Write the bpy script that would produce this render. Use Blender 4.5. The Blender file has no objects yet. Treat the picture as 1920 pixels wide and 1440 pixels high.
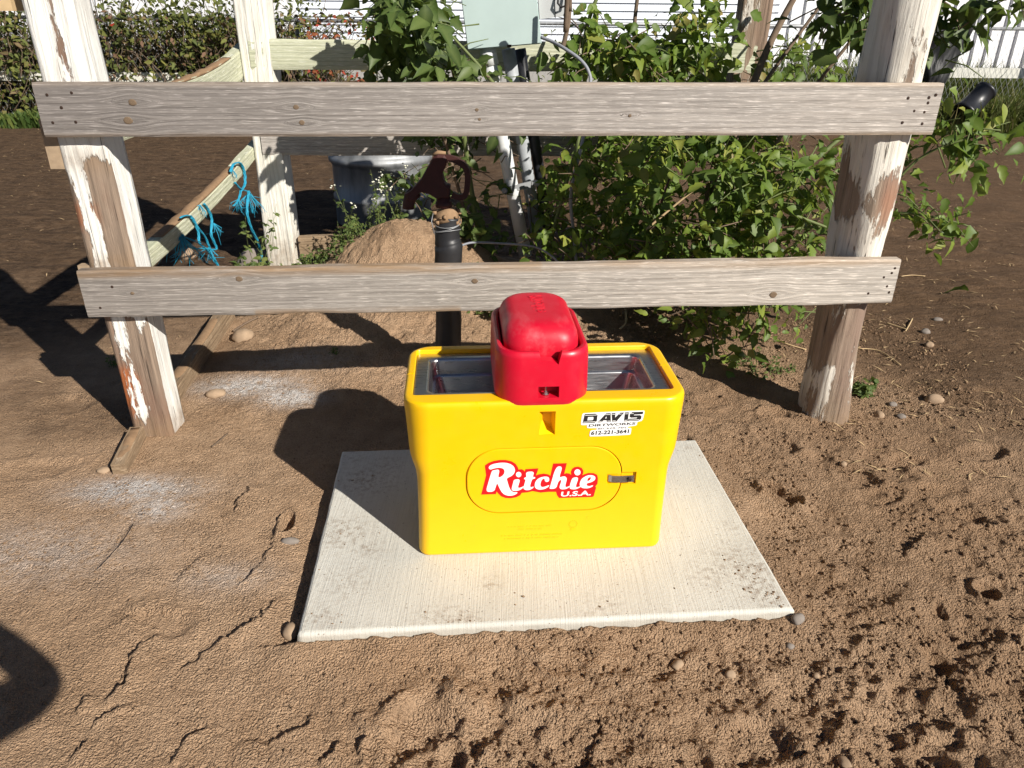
import bpy, bmesh, math, random
import numpy as np
from mathutils import Vector, Matrix, noise as mnoise

sc = bpy.context.scene
col = sc.collection
R = math.radians
random.seed(7)
rng = np.random.default_rng(11)

# ------------------------------------------------------------------ camera
F, PITCH, ROLL, CH = 1408.74, .456654, -.0088125, 1.5      # focal length in pixels of a 1920 wide frame
_f = np.array([0, math.cos(PITCH), -math.sin(PITCH)])
_d = np.array([0, -math.sin(PITCH), -math.cos(PITCH)])
_x = np.array([1., 0, 0])
CX = math.cos(ROLL)*_x + math.sin(ROLL)*_d
CD = -math.sin(ROLL)*_x + math.cos(ROLL)*_d
CP = np.array([0, 0, CH])
cam = bpy.data.cameras.new('camera')
cam.sensor_width = 36; cam.lens = F/1920*36; cam.clip_start = .02; cam.clip_end = 400
co = bpy.data.objects.new('camera', cam); col.objects.link(co)
M = Matrix.Identity(4)
for i in range(3):
    M[i][0] = CX[i]; M[i][1] = -CD[i]; M[i][2] = -_f[i]; M[i][3] = CP[i]
co.matrix_world = M
sc.camera = co

# ------------------------------------------------------------------ sky, sun, exposure
SUN_EL, SUN_AZ = R(32.5), R(135.5)          # azimuth clockwise from +Y: behind the camera, to the right
SDIR = Vector((math.sin(SUN_AZ)*math.cos(SUN_EL), math.cos(SUN_AZ)*math.cos(SUN_EL), math.sin(SUN_EL)))
w = bpy.data.worlds.new('World'); sc.world = w; w.use_nodes = True
nt = w.node_tree; nt.nodes.clear()
sky = nt.nodes.new('ShaderNodeTexSky'); sky.sky_type = 'NISHITA'; sky.sun_disc = False
sky.air_density = .5; sky.dust_density = .2; sky.sun_elevation = SUN_EL; sky.sun_rotation = SUN_AZ
bg = nt.nodes.new('ShaderNodeBackground'); bg.inputs[1].default_value = .05
wo = nt.nodes.new('ShaderNodeOutputWorld')
nt.links.new(sky.outputs[0], bg.inputs[0]); nt.links.new(bg.outputs[0], wo.inputs[0])
sl = bpy.data.lights.new('sun', 'SUN'); sl.energy = 5.0; sl.angle = R(.53); sl.color = (1, .945, .86)
so = bpy.data.objects.new('sun', sl); col.objects.link(so)
so.rotation_euler = SDIR.to_track_quat('Z', 'Y').to_euler(); so.location = (4, -4, 6)
sc.view_settings.view_transform = 'Standard'; sc.view_settings.look = 'None'
sc.view_settings.gamma = 1; sc.view_settings.exposure = .47
sc.cycles.max_bounces = 4; sc.cycles.diffuse_bounces = 3; sc.cycles.transparent_max_bounces = 8

# ------------------------------------------------------------------ measuring helpers (photo pixel -> place)
def ray(u, v): return _f + CX*(u-960)/F + CD*(v-720)/F
def G(u, v, z=0.):
    r = ray(u, v); return Vector(CP + r*(z-CH)/r[2])
def Vp(u, v, p0, n):
    r = ray(u, v); n = np.array(n, float)
    return Vector(CP + r*(np.dot(np.array(p0)-CP, n)/np.dot(r, n)))
def P(u, v, Y): return Vp(u, v, (0, Y, 0), (0, 1, 0))

# ------------------------------------------------------------------ noise on arrays
def _hash(ix, iy, s):
    h = (ix.astype(np.int64)*374761393 + iy.astype(np.int64)*668265263 + s*974634777) & 0xffffffff
    h = ((h ^ (h >> 13))*1274126177) & 0xffffffff
    return ((h ^ (h >> 16)) & 0xffff)/65535.
def vn(x, y, s=0):
    ix = np.floor(x); iy = np.floor(y); fx = x-ix; fy = y-iy
    fx = fx*fx*fx*(fx*(fx*6-15)+10); fy = fy*fy*fy*(fy*(fy*6-15)+10)
    a = _hash(ix, iy, s); b = _hash(ix+1, iy, s); c = _hash(ix, iy+1, s); d = _hash(ix+1, iy+1, s)
    return (a*(1-fx)+b*fx)*(1-fy)+(c*(1-fx)+d*fx)*fy
def fbm(x, y, s=0, o=4):
    t = 0; a = .5; n = 0
    for k in range(o):
        cs, sn = math.cos(k*1.1+.4), math.sin(k*1.1+.4)
        t = t+a*vn((x*cs-y*sn)*2**k+k*7.3, (x*sn+y*cs)*2**k-k*3.1, s+k); n += a; a *= .5
    return t/n
def ss(a, b, x):
    t = np.clip((x-a)/(b-a), 0, 1); return t*t*(3-2*t)
def n3(p, s=1., seed=0.): return mnoise.noise(Vector(p)*s+Vector((seed*7.7, seed*3.1, -seed*5.3)))

# ------------------------------------------------------------------ object helpers
LOC = {}
def thing(name, label, cat, loc=(0, 0, 0), group=None):
    o = bpy.data.objects.new(name, None); col.objects.link(o); o.location = loc; o.empty_display_size = .1
    o['label'] = label; o['category'] = cat
    if group: o['group'] = group
    LOC[o] = Vector(loc)
    return o
def tag(o, label, cat, group=None, kind=None):
    o['label'] = label; o['category'] = cat
    if group: o['group'] = group
    if kind: o['kind'] = kind
    return o
def put(name, me, mat, parent=None, smooth=False, top=False):
    """link a mesh given in world coordinates; parent's location is taken off"""
    o = bpy.data.objects.new(name, me); col.objects.link(o)
    if mat is not None:
        me.materials.clear()
        for m in (mat if isinstance(mat, (list, tuple)) else [mat]): me.materials.append(m)
    if smooth: me.polygons.foreach_set('use_smooth', np.ones(len(me.polygons), bool))
    if parent is not None:
        o.parent = parent
        base = LOC.get(parent, Vector((0, 0, 0)))
        if base.length: me.transform(Matrix.Translation(-base))
        LOC[o] = base
    elif top:
        n = len(me.vertices); a = np.empty(n*3, np.float32); me.vertices.foreach_get('co', a); a = a.reshape(-1, 3)
        c = Vector(((a[:, 0].min()+a[:, 0].max())/2, (a[:, 1].min()+a[:, 1].max())/2, a[:, 2].min()))
        me.transform(Matrix.Translation(-c)); o.location = c; LOC[o] = c
    return o

class MB:
    def __init__(s): s.v = []; s.f = []
    def add(s, vs, fs):
        b = len(s.v); s.v += [tuple(p) for p in vs]; s.f += [tuple(b+i for i in f) for f in fs]; return s
    def box(s, c, size, m=None):
        hx, hy, hz = [q/2 for q in size]; vs = [Vector((x, y, z)) for x in (-hx, hx) for y in (-hy, hy) for z in (-hz, hz)]
        if m is not None: vs = [m @ p for p in vs]
        c = Vector(c)
        return s.add([p+c for p in vs], [(0, 1, 3, 2), (4, 6, 7, 5), (0, 4, 5, 1), (2, 3, 7, 6), (0, 2, 6, 4), (1, 5, 7, 3)])
    def rings(s, rs, cap=True, closed=True):
        n = len(rs[0]); b = len(s.v)
        for r in rs: s.v += [tuple(p) for p in r]
        for i in range(len(rs)-1):
            for j in range(n if closed else n-1):
                k = (j+1) % n
                s.f.append((b+i*n+j, b+i*n+k, b+(i+1)*n+k, b+(i+1)*n+j))
        if cap:
            s.f.append(tuple(b+j for j in reversed(range(n)))); s.f.append(tuple(b+(len(rs)-1)*n+j for j in range(n)))
        return s
    def tube(s, pts, r, n=6, cap=True):
        pts = [Vector(p) for p in pts]; rs = []
        rad = r if isinstance(r, (list, tuple)) else [r]*len(pts)
        up = Vector((.13, .07, 1)).normalized()
        t0 = (pts[1]-pts[0]).normalized()
        a = t0.cross(up)
        if a.length < .05: a = t0.cross(Vector((1, 0, 0)))
        a.normalize()
        for i, p in enumerate(pts):
            t = (pts[min(i+1, len(pts)-1)]-pts[max(i-1, 0)]).normalized()
            a = (a - t*a.dot(t)).normalized(); b = t.cross(a)
            rs.append([p+(a*math.cos(2*math.pi*k/n)+b*math.sin(2*math.pi*k/n))*rad[i] for k in range(n)])
        return s.rings(rs, cap)
    def mesh(s, name='m'):
        me = bpy.data.meshes.new(name); me.from_pydata(s.v, [], s.f); me.update()
        return me
    def build(s, name, mat, parent=None, smooth=False, top=False): return put(name, s.mesh(name), mat, parent, smooth, top)

def smooth_path(pts, sub=5):
    pts = [Vector(p) for p in pts]; out = []
    for i in range(len(pts)-1):
        p0 = pts[max(i-1, 0)]; p1 = pts[i]; p2 = pts[i+1]; p3 = pts[min(i+2, len(pts)-1)]
        for k in range(sub):
            t = k/sub
            out.append(.5*((2*p1)+(-p0+p2)*t+(2*p0-5*p1+4*p2-p3)*t*t+(-p0+3*p1-3*p2+p3)*t**3))
    out.append(pts[-1]); return out

def recalc(me):
    bm = bmesh.new(); bm.from_mesh(me); bmesh.ops.recalc_face_normals(bm, faces=bm.faces); bm.to_mesh(me); bm.free(); return me

def np_mesh(name, v, f, attrs=None):
    """fast mesh from arrays; f is (n,3) or (n,4)"""
    me = bpy.data.meshes.new(name); n, k = f.shape
    me.vertices.add(len(v)); me.vertices.foreach_set('co', np.ascontiguousarray(v, np.float32).ravel())
    me.loops.add(n*k); me.loops.foreach_set('vertex_index', np.ascontiguousarray(f, np.int32).ravel())
    me.polygons.add(n); me.polygons.foreach_set('loop_start', np.arange(0, n*k, k, dtype=np.int32))
    me.update(calc_edges=True)
    for an, av in (attrs or {}).items():
        a = me.attributes.new(an, 'FLOAT', 'POINT'); a.data.foreach_set('value', np.ascontiguousarray(av, np.float32))
    return me

# ------------------------------------------------------------------ materials
class NM:
    """small node-material builder"""
    def __init__(s, name, rough=.8, spec=.3, metal=0.):
        s.m = bpy.data.materials.new(name); s.m.use_nodes = True; s.t = s.m.node_tree; s.n = s.t.nodes
        s.b = s.n['Principled BSDF']; s.b.inputs['Roughness'].default_value = rough
        s.b.inputs['Specular IOR Level'].default_value = spec; s.b.inputs['Metallic'].default_value = metal
        s.tc = s.n.new('ShaderNodeTexCoord')
    def ln(s, a, b): s.t.links.new(a, b)
    def map(s, scale=(1, 1, 1), src='Object', rot=(0, 0, 0), loc=(0, 0, 0)):
        m = s.n.new('ShaderNodeMapping'); m.inputs['Scale'].default_value = scale; m.inputs['Rotation'].default_value = rot
        m.inputs['Location'].default_value = loc
        s.ln(s.tc.outputs[src] if isinstance(src, str) else src, m.inputs[0]); return m.outputs[0]
    def noise(s, vec, scale=5, detail=4, rough=.55, dist=0.):
        t = s.n.new('ShaderNodeTexNoise'); t.inputs['Scale'].default_value = scale; t.inputs['Detail'].default_value = detail
        t.inputs['Roughness'].default_value = rough; t.inputs['Distortion'].default_value = dist; s.ln(vec, t.inputs['Vector']); return t.outputs['Fac']
    def voro(s, vec, scale=5, feature='F1'):
        t = s.n.new('ShaderNodeTexVoronoi'); t.feature = feature; t.inputs['Scale'].default_value = scale; s.ln(vec, t.inputs['Vector']); return t.outputs['Distance']
    def wave(s, vec, scale=5, dist=3., detail=2, dscale=1., direction='X'):
        t = s.n.new('ShaderNodeTexWave'); t.bands_direction = direction; t.inputs['Scale'].default_value = scale
        t.inputs['Distortion'].default_value = dist; t.inputs['Detail'].default_value = detail; t.inputs['Detail Scale'].default_value = dscale
        s.ln(vec, t.inputs['Vector']); return t.outputs['Fac']
    def ramp(s, fac, stops):
        r = s.n.new('ShaderNodeValToRGB'); e = r.color_ramp.elements
        while len(e) < len(stops): e.new(.5)
        for q, (p, c) in zip(e, stops):
            q.position = p; q.color = (c, c, c, 1) if isinstance(c, (int, float)) else (*c, 1)
        s.ln(fac, r.inputs[0]); return r.outputs[0]
    def mix(s, fac, a, b, mode='MIX'):
        m = s.n.new('ShaderNodeMix'); m.data_type = 'RGBA'; m.blend_type = mode
        for si, v in ((0, fac), (6, a), (7, b)):
            sock = m.inputs[si]
            if isinstance(v, (int, float)): sock.default_value = v if si == 0 else (v, v, v, 1)
            elif isinstance(v, tuple): sock.default_value = (*v, 1)
            else: s.ln(v, sock)
        return m.outputs[2]
    def math(s, op, a, b=0., clamp=False):
        m = s.n.new('ShaderNodeMath'); m.operation = op; m.use_clamp = clamp
        for i, v in enumerate((a, b)):
            if isinstance(v, (int, float)): m.inputs[i].default_value = v
            else: s.ln(v, m.inputs[i])
        return m.outputs[0]
    def attr(s, name, out='Fac'):
        a = s.n.new('ShaderNodeAttribute'); a.attribute_name = name; return a.outputs[out]
    def color(s, c):
        if isinstance(c, tuple): s.b.inputs['Base Color'].default_value = (*c, 1)
        else: s.ln(c, s.b.inputs['Base Color'])
        return s
    def rough(s, v): s.ln(v, s.b.inputs['Roughness']); return s
    def bump(s, h, strength=.5, dist=.01):
        b = s.n.new('ShaderNodeBump'); b.inputs['Strength'].default_value = strength; b.inputs['Distance'].default_value = dist
        s.ln(h, b.inputs['Height']); s.ln(b.outputs[0], s.b.inputs['Normal']); return s

def m_plain(name, c, rough=.6, spec=.3, metal=0., var=.12, scale=12):
    k = NM(name, rough, spec, metal); n = k.noise(k.map(), scale, 4)
    k.color(k.mix(n, tuple(q*(1-var) for q in c), tuple(min(1, q*(1+var)) for q in c)))
    return k.m

def m_ground():
    k = NM('soil', .95, .15); p = k.map()
    tone, lime, sand = k.attr('tone'), k.attr('lime'), k.attr('damp')
    big = k.noise(p, 1.6, 5); mid = k.noise(p, 14, 5, .6); fine = k.noise(p, 200, 5, .75); grit = k.voro(p, 260)
    c = k.mix(k.ramp(big, [(.3, 0.), (.7, 1.)]), (.57, .37, .222), (.72, .495, .318))
    c = k.mix(k.ramp(mid, [(.35, 0.), (.7, .5)]), c, (.44, .275, .16))
    p2 = k.map((1, 2.2, 1))
    dark = k.mix(k.ramp(k.noise(p2, 5, 8, .72), [(.34, 0.), (.66, 1.)]), (.040, .025, .016), (.20, .122, .068))
    dark = k.mix(k.ramp(k.noise(p2, 45, 4, .7), [(.52, 0.), (.68, .6)]), dark, (.30, .20, .12))
    c = k.mix(k.math('ADD', tone, k.math('MULTIPLY', k.math('SUBTRACT', mid, .5), k.math('MULTIPLY', tone, .9)), True), c, dark)
    c = k.mix(k.math('MULTIPLY', sand, .62), c, (.285, .172, .096))
    lm = k.math('MULTIPLY', lime, k.ramp(k.noise(p, 38, 6, .75), [(.33, 0.), (.54, 1.)]), True)
    c = k.mix(lm, c, (.84, .78, .73))
    c = k.mix(k.ramp(fine, [(.3, .5), (.6, 1.)]), (.10, .06, .034), c)
    g = k.ramp(k.noise(p, 420, 2), [(.62, 0.), (.74, .5)])
    c = k.mix(g, c, (.62, .50, .38))
    k.color(c)
    pw = k.n.new('ShaderNodeVectorMath'); pw.operation = 'ADD'; nv = k.n.new('ShaderNodeTexNoise'); nv.inputs['Scale'].default_value = 70; k.ln(p, nv.inputs['Vector'])
    vs_ = k.n.new('ShaderNodeVectorMath'); vs_.operation = 'SCALE'; vs_.inputs['Scale'].default_value = .012; k.ln(nv.outputs['Color'], vs_.inputs[0]); k.ln(p, pw.inputs[0]); k.ln(vs_.outputs[0], pw.inputs[1])
    gran = k.math('MULTIPLY', k.voro(pw.outputs[0], 145), k.ramp(k.noise(p, 9, 3), [(.3, .35), (.65, 1.)]))
    h = k.math('SUBTRACT', k.math('MULTIPLY', fine, .9), k.math('ADD', k.math('MULTIPLY', gran, 1.5), k.math('MULTIPLY', grit, .7)))
    c = k.mix(k.ramp(gran, [(.35, 0.), (.85, .3)]), c, (.14, .085, .048)); k.color(c)
    h = k.math('ADD', h, k.math('MULTIPLY', tone, k.math('MULTIPLY', k.noise(k.map((1, 1.8, 1)), 16, 6, .7), 5.)))
    k.bump(h, 1., .010)
    return k.m

def m_wood(name, dark, light, streak, warm=None, sx=1.0, axis='Y', contrast=1., end_tone=None):
    """weathered board: grain coordinate stored on the mesh as 'gx' (along) and 'gy' (across)"""
    k = NM(name, .85, .2)
    cmb = k.n.new('ShaderNodeCombineXYZ'); k.ln(k.attr('gx'), cmb.inputs[0]); k.ln(k.attr('gy'), cmb.inputs[1]); k.ln(k.attr('gz'), cmb.inputs[2])
    v = cmb.outputs[0]
    rings = k.wave(k.map((.10, 1, 1), v), 16, 6., 5, 1.1, 'Y')
    fib = k.noise(k.map((1.1, 120, 60), v), 1., 7, .75)
    fib2 = k.noise(k.map((5.5, 360, 90), v), 1., 4, .7)
    fib3 = k.noise(k.map((14, 300, 50), v, loc=(3, 1, 0)), 1., 3, .6)
    blot = k.noise(k.map((2.2, 9, 4), v), 1., 6, .65)
    c = k.mix(k.ramp(fib, [(.30, 0.), (.70, 1.)]), dark, light)
    c = k.mix(k.math('MULTIPLY', k.ramp(rings, [(.62, 0.), (.97, 1.)]), .20*contrast), c, streak)
    c = k.mix(k.math('MULTIPLY', k.ramp(blot, [(.45, 0.), (.70, 1.)]), .38), c, tuple(q*.62 for q in dark))
    c = k.mix(k.ramp(fib3, [(.56, 0.), (.66, .8)]), c, tuple(min(.8, q*1.4+.05) for q in light))
    c = k.mix(k.ramp(fib2, [(.32, .75), (.42, 0.)]), c, tuple(q*.36 for q in dark))
    if warm: c = k.mix(k.math('MULTIPLY', k.attr('warm'), k.ramp(k.noise(k.map((3, 40, 9), v), 1., 4), [(.3, .2), (.65, 1.)])), c, warm)
    if end_tone:
        mr = k.n.new('ShaderNodeMapRange'); mr.inputs[1].default_value = end_tone[0]; mr.inputs[2].default_value = end_tone[1]; k.ln(k.math('ADD', k.attr('gx'), k.math('MULTIPLY', k.math('SUBTRACT', blot, .5), 1.6)), mr.inputs[0])
        c = k.mix(k.ramp(mr.outputs[0], [(0., 0.), (1., 1.)]), k.mix(1., c, (.62, .60, .60), 'MULTIPLY'), k.mix(1., c, (1.24, 1.22, 1.2), 'MULTIPLY'))  # colour multiplied darker towards the low gx end, lighter towards the high end
    k.color(c)
    k.bump(k.math('ADD', k.math('MULTIPLY', fib, .8), k.math('ADD', k.math('MULTIPLY', rings, .25), k.math('MULTIPLY', fib2, .7))), .85, .0035)
    return k.m

def m_peel(name, paint, wood, bark, cover=.5, seed=0., orange=(.36, .12, .045)):
    k = NM(name, .85, .2)
    p = k.map((1, 1, 1), loc=(seed, seed*.7, seed*.3))
    pz = k.map((15, 15, 4.2), loc=(seed, seed, seed))
    gr = k.noise(k.map((110, 110, 4.5), loc=(seed, 0, 0)), 1., 6, .72, .3)
    ring = k.wave(k.map((1, 1, .10), loc=(seed, 0, 0)), 9, 14, 4, 1.2, 'X')
    bare = k.attr('bare')
    pat = k.math('ADD', k.noise(pz, 1., 6, .62), k.math('SUBTRACT', k.math('MULTIPLY', bare, .55), .22))
    pat = k.math('ADD', pat, k.math('MULTIPLY', k.math('SUBTRACT', k.noise(k.map((70, 70, 14)), 1., 4, .7), .5), .42))
    mask = k.ramp(pat, [(cover-.03, 0.), (cover+.02, 1.)])
    wc = k.mix(k.ramp(gr, [(.3, 0.), (.7, 1.)]), tuple(q*.5 for q in wood), wood)
    wc = k.mix(k.ramp(k.noise(k.map((9, 9, 3), loc=(seed*2, 0, 0)), 1., 4), [(.46, 0.), (.62, 1.)]), wc, bark)
    wc = k.mix(k.math('MULTIPLY', k.attr('rust'), k.ramp(k.noise(k.map((16, 16, 7)), 1., 5), [(.36, 0.), (.52, 1.)])), wc, orange)
    pc = k.mix(k.ramp(gr, [(.26, .8), (.42, 0.)]), paint, tuple(q*.52 for q in paint))
    pc = k.mix(k.math('MULTIPLY', k.ramp(ring, [(.7, 0.), (1., 1.)]), .22), pc, tuple(q*.7 for q in wood))
    pc = k.mix(k.math('MULTIPLY', k.ramp(k.noise(p, 7, 5), [(.5, 0.), (.8, 1.)]), .4), pc, (.50, .44, .35))
    c = k.mix(mask, pc, wc)
    c = k.mix(k.math('MULTIPLY', k.attr('soil'), k.ramp(k.noise(p, 22, 5), [(.3, .35), (.7, 1.)])), c, (.27, .18, .105))
    crk = k.ramp(k.noise(k.map((95, 95, 2.0), loc=(0, seed, 0)), 1., 3), [(.28, .85), (.35, 0.)])
    c = k.mix(crk, c, (.05, .038, .03))
    k.color(c)
    h = k.math('SUBTRACT', k.math('ADD', k.math('MULTIPLY', gr, 1.), k.math('MULTIPLY', ring, .35)), k.math('ADD', k.math('MULTIPLY', mask, .8), crk))
    k.bump(h, .85, .006)
    return k.m

def m_leaf(name, stops, trans=.35, spec=.35, rough=.5):
    k = NM(name, rough, spec); p = k.map()
    r = k.attr('rnd')
    c = k.ramp(r, stops)
    c = k.mix(k.ramp(k.noise(p, 30, 3), [(.35, 0.), (.75, .45)]), c, tuple(q*.6 for q in stops[0][1]))
    c = k.mix(k.math('MULTIPLY', k.attr('rib'), .35), c, (.22, .27, .09))
    k.color(c)
    tr = k.n.new('ShaderNodeBsdfTranslucent'); mx = k.n.new('ShaderNodeMixShader'); mx.inputs[0].default_value = trans
    br = k.mix(.5, c, (.20, .28, .03)); k.ln(br, tr.inputs[0])
    out = k.n['Material Output']
    k.ln(k.b.outputs[0], mx.inputs[1]); k.ln(tr.outputs[0], mx.inputs[2]); k.ln(mx.outputs[0], out.inputs[0])
    return k.m

def m_concrete():
    k = NM('concrete', .9, .2); p = k.map()
    broom = k.noise(k.map((260, 5, 5)), 1., 3, .6)
    big = k.noise(p, 3.0, 5); sp = k.noise(p, 95, 4, .7)
    c = k.mix(k.ramp(big, [(.3, 0.), (.7, 1.)]), (.545, .53, .475), (.65, .635, .575))
    c = k.mix(k.ramp(broom, [(.32, .32), (.55, 0.)]), c, (.42, .395, .345))
    c = k.mix(k.ramp(sp, [(.24, .9), (.36, 0.)]), c, (.36, .31, .25))
    st = k.math('MULTIPLY', k.attr('stain'), k.ramp(k.noise(p, 55, 6, .75), [(.47, 0.), (.60, 1.)]))
    c = k.mix(k.math('MULTIPLY', st, .7, True), c, (.20, .128, .075))
    c = k.mix(k.math('MULTIPLY', k.ramp(k.noise(p, 130, 3), [(.66, 0.), (.72, 1.)]), .8), c, (.16, .12, .09))
    c = k.mix(k.attr('edge'), c, k.mix(k.noise(p, 40, 5), (.33, .30, .25), (.50, .465, .40)))
    k.color(c)
    k.bump(k.math('ADD', broom, k.math('MULTIPLY', sp, .9)), .55, .003)
    return k.m

def m_steel():
    k = NM('stainless_steel', .3, .5, 1.)
    n = k.noise(k.map((1, 1, 1)), 9, 5, .6)
    k.color(k.mix(n, (.42, .43, .44), (.62, .62, .62)))
    k.rough(k.ramp(k.noise(k.map((3, 60, 60)), 3, 4), [(.3, .24), (.8, .42)]))
    return k.m

def m_galv():
    k = NM('galvanised_steel', .5, .5, .45)
    n = k.noise(k.map((3, 3, .6)), 3, 5, .6)
    k.color(k.mix(k.ramp(n, [(.3, 0.), (.7, 1.)]), (.17, .178, .185), (.40, .41, .42)))
    return k.m

def m_plastic(name, c, rough=.36, scuff=.0, scuffc=(.6, .3, .3)):
    k = NM(name, rough, .5); p = k.map()
    cc = k.mix(k.math('MULTIPLY', k.ramp(k.noise(p, 26, 5), [(.35, 0.), (.7, 1.)]), .16), c, tuple(q*.8 for q in c))
    if scuff: cc = k.mix(k.math('MULTIPLY', k.ramp(k.noise(k.map((8, 3, 8)), 1.3, 6, .7), [(.50, 0.), (.74, 1.)]), scuff), cc, scuffc)
    dust = k.ramp(k.noise(p, 180, 3), [(.70, 0.), (.78, .5)])
    k.color(k.mix(dust, cc, (.35, .24, .13)))
    k.rough(k.ramp(k.noise(p, 18, 5), [(.3, rough-.06), (.7, rough+.14)]))
    k.bump(k.noise(p, 60, 3), .12, .001)
    return k.m

MAT = {}
MAT['ground'] = m_ground()
MAT['concrete'] = m_concrete()
MAT['rail_a'] = m_wood('grey_weathered_wood', (.215, .197, .182), (.43, .40, .37), (.57, .535, .48), (.46, .33, .20), contrast=.8, end_tone=(3.2, 5.6))
MAT['rail_b'] = m_wood('pale_weathered_wood', (.24, .22, .198), (.49, .455, .41), (.68, .64, .57), (.36, .235, .125), contrast=1.3, end_tone=(6.2, 9.0))
MAT['greenwood'] = m_wood('treated_pine', (.42, .43, .30), (.62, .63, .47), (.30, .33, .22), contrast=1.7)
MAT['oldwood'] = m_wood('brown_old_wood', (.17, .115, .07), (.34, .245, .155), (.42, .31, .2))
MAT['peel_l'] = m_peel('peeling_white_paint', (.84, .83, .78), (.34, .255, .19), (.22, .14, .10), .54, 1.)
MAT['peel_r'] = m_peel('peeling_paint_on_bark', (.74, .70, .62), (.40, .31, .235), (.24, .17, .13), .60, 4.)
MAT['peel_m'] = m_peel('chalky_white_paint', (.80, .78, .70), (.50, .45, .37), (.40, .34, .28), .66, 9.)
MAT['yellow'] = m_plastic('yellow_polyethylene', (.88, .51, .001), .32)
MAT['red'] = m_plastic('red_polyethylene', (.60, .004, .026), .34, .10, (.66, .12, .15))
MAT['red2'] = m_plastic('red_polyethylene_lid', (.57, .004, .024), .40, .42, (.66, .20, .22))
MAT['steel'] = m_steel()
MAT['galv'] = m_galv()
MAT['logo_red'] = m_plain('logo_red', (.75, .006, .012), .4, .4, 0, .03)
MAT['logo_white'] = m_plain('logo_white', (.86, .85, .84), .4, .4, 0, .03)
MAT['ink'] = m_plain('black_ink', (.022, .02, .022), .5, .3)
MAT['nail'] = m_plain('rusty_nail', (.05, .03, .022), .7, .3, .4)
MAT['box_grey'] = m_plain('pale_enclosure_paint', (.44, .54, .52), .45, .4, 0, .12, 6)
MAT['meter_grey'] = m_plain('meter_box_paint', (.46, .47, .47), .5, .4, 0, .08)
MAT['pvc'] = m_plain('white_conduit', (.66, .67, .67), .5, .4, 0, .1, 20)
MAT['pvc_grey'] = m_plain('scraped_grey_conduit', (.36, .38, .40), .55, .4, 0, .35, 30)
MAT['cable'] = m_plain('grey_cable', (.27, .28, .31), .5, .4)
MAT['hyd_red'] = m_plain('dull_red_cast_iron', (.050, .014, .012), .65, .35, 0, .35, 40)
MAT['hyd_black'] = m_plain('black_wrapped_pipe', (.022, .022, .024), .45, .45, 0, .4, 25)
MAT['dirt'] = m_plain('caked_sand', (.28, .18, .105), .95, .1, 0, .3, 60)
MAT['stone'] = m_plain('field_stone', (.33, .235, .155), .85, .25, 0, .3, 35)
MAT['stone_g'] = m_plain('grey_field_stone', (.215, .185, .16), .85, .25, 0, .3, 35)
MAT['stump'] = m_plain('weathered_end_grain', (.36, .265, .175), .9, .1, 0, .35, 50)
MAT['twine'] = m_plain('blue_baling_twine', (.025, .30, .46), .55, .3, 0, .25, 60)
MAT['stem_g'] = m_plain('green_stem', (.13, .16, .055), .6, .3, 0, .3, 30)
MAT['stem_b'] = m_plain('brown_bark', (.16, .115, .08), .85, .2, 0, .4, 40)
MAT['straw'] = m_plain('dry_straw', (.50, .36, .20), .8, .2, 0, .3, 30)
MAT['white_metal'] = m_plain('white_sheet_metal', (.80, .81, .82), .45, .4, 0, .03)
MAT['white_door'] = m_plain('white_ribbed_door', (.70, .74, .80), .45, .4, 0, .04)
MAT['found'] = m_plain('grey_foundation', (.36, .35, .33), .9, .2)
MAT['wire'] = m_plain('galvanised_wire', (.36, .37, .38), .5, .5, .5)
MAT['black_cloth'] = m_plain('black_cloth', (.012, .012, .013), .55, .4, 0, .5, 20)
MAT['black_plastic'] = m_plain('black_bucket_plastic', (.017, .018, .022), .4, .5, 0, .5, 14)
MAT['white_rail'] = m_plain('white_painted_rail', (.66, .65, .58), .7, .3, 0, .2, 8)
MAT['skin'] = m_plain('skin', (.50, .30, .21), .6, .3)
MAT['shirt'] = m_plain('dark_shirt', (.05, .055, .07), .9, .2)
G1 = [(0., (.045, .092, .012)), (.4, (.105, .185, .022)), (.7, (.20, .29, .036)), (.9, (.34, .38, .055)), (1., (.36, .25, .085))]
G2 = [(0., (.036, .066, .014)), (.6, (.07, .12, .025)), (1., (.12, .17, .04))]
VN = [(0., (.045, .06, .018)), (.5, (.12, .135, .034)), (.7, (.22, .21, .05)), (.82, (.17, .088, .055)), (.96, (.24, .14, .095)), (1., (.42, .03, .02))]
MAT['leaf'] = m_leaf('box_elder_leaf', G1, .38)
MAT['leaf_dark'] = m_leaf('dark_leaf', G2, .3)  # darker copy of the leaf; on the sapling it stands in for shade
MAT['vine'] = m_leaf('vine_leaf', VN, .25, .2, .7)
MAT['grass'] = m_leaf('grass_blade', [(0., (.06, .085, .022)), (.6, (.12, .14, .042)), (1., (.27, .22, .10))], .3, .2, .7)
MAT['brush'] = m_leaf('dry_brush', [(0., (.045, .032, .02)), (.6, (.10, .07, .042)), (.85, (.07, .085, .028)), (1., (.16, .12, .075))], .15, .15, .8)
MAT['weed'] = m_leaf('weed_leaf', [(0., (.05, .095, .022)), (.6, (.10, .15, .035)), (1., (.19, .21, .05))], .35, .3, .6)
MAT['flower'] = m_plain('white_flower', (.75, .75, .62), .8, .2)

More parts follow.
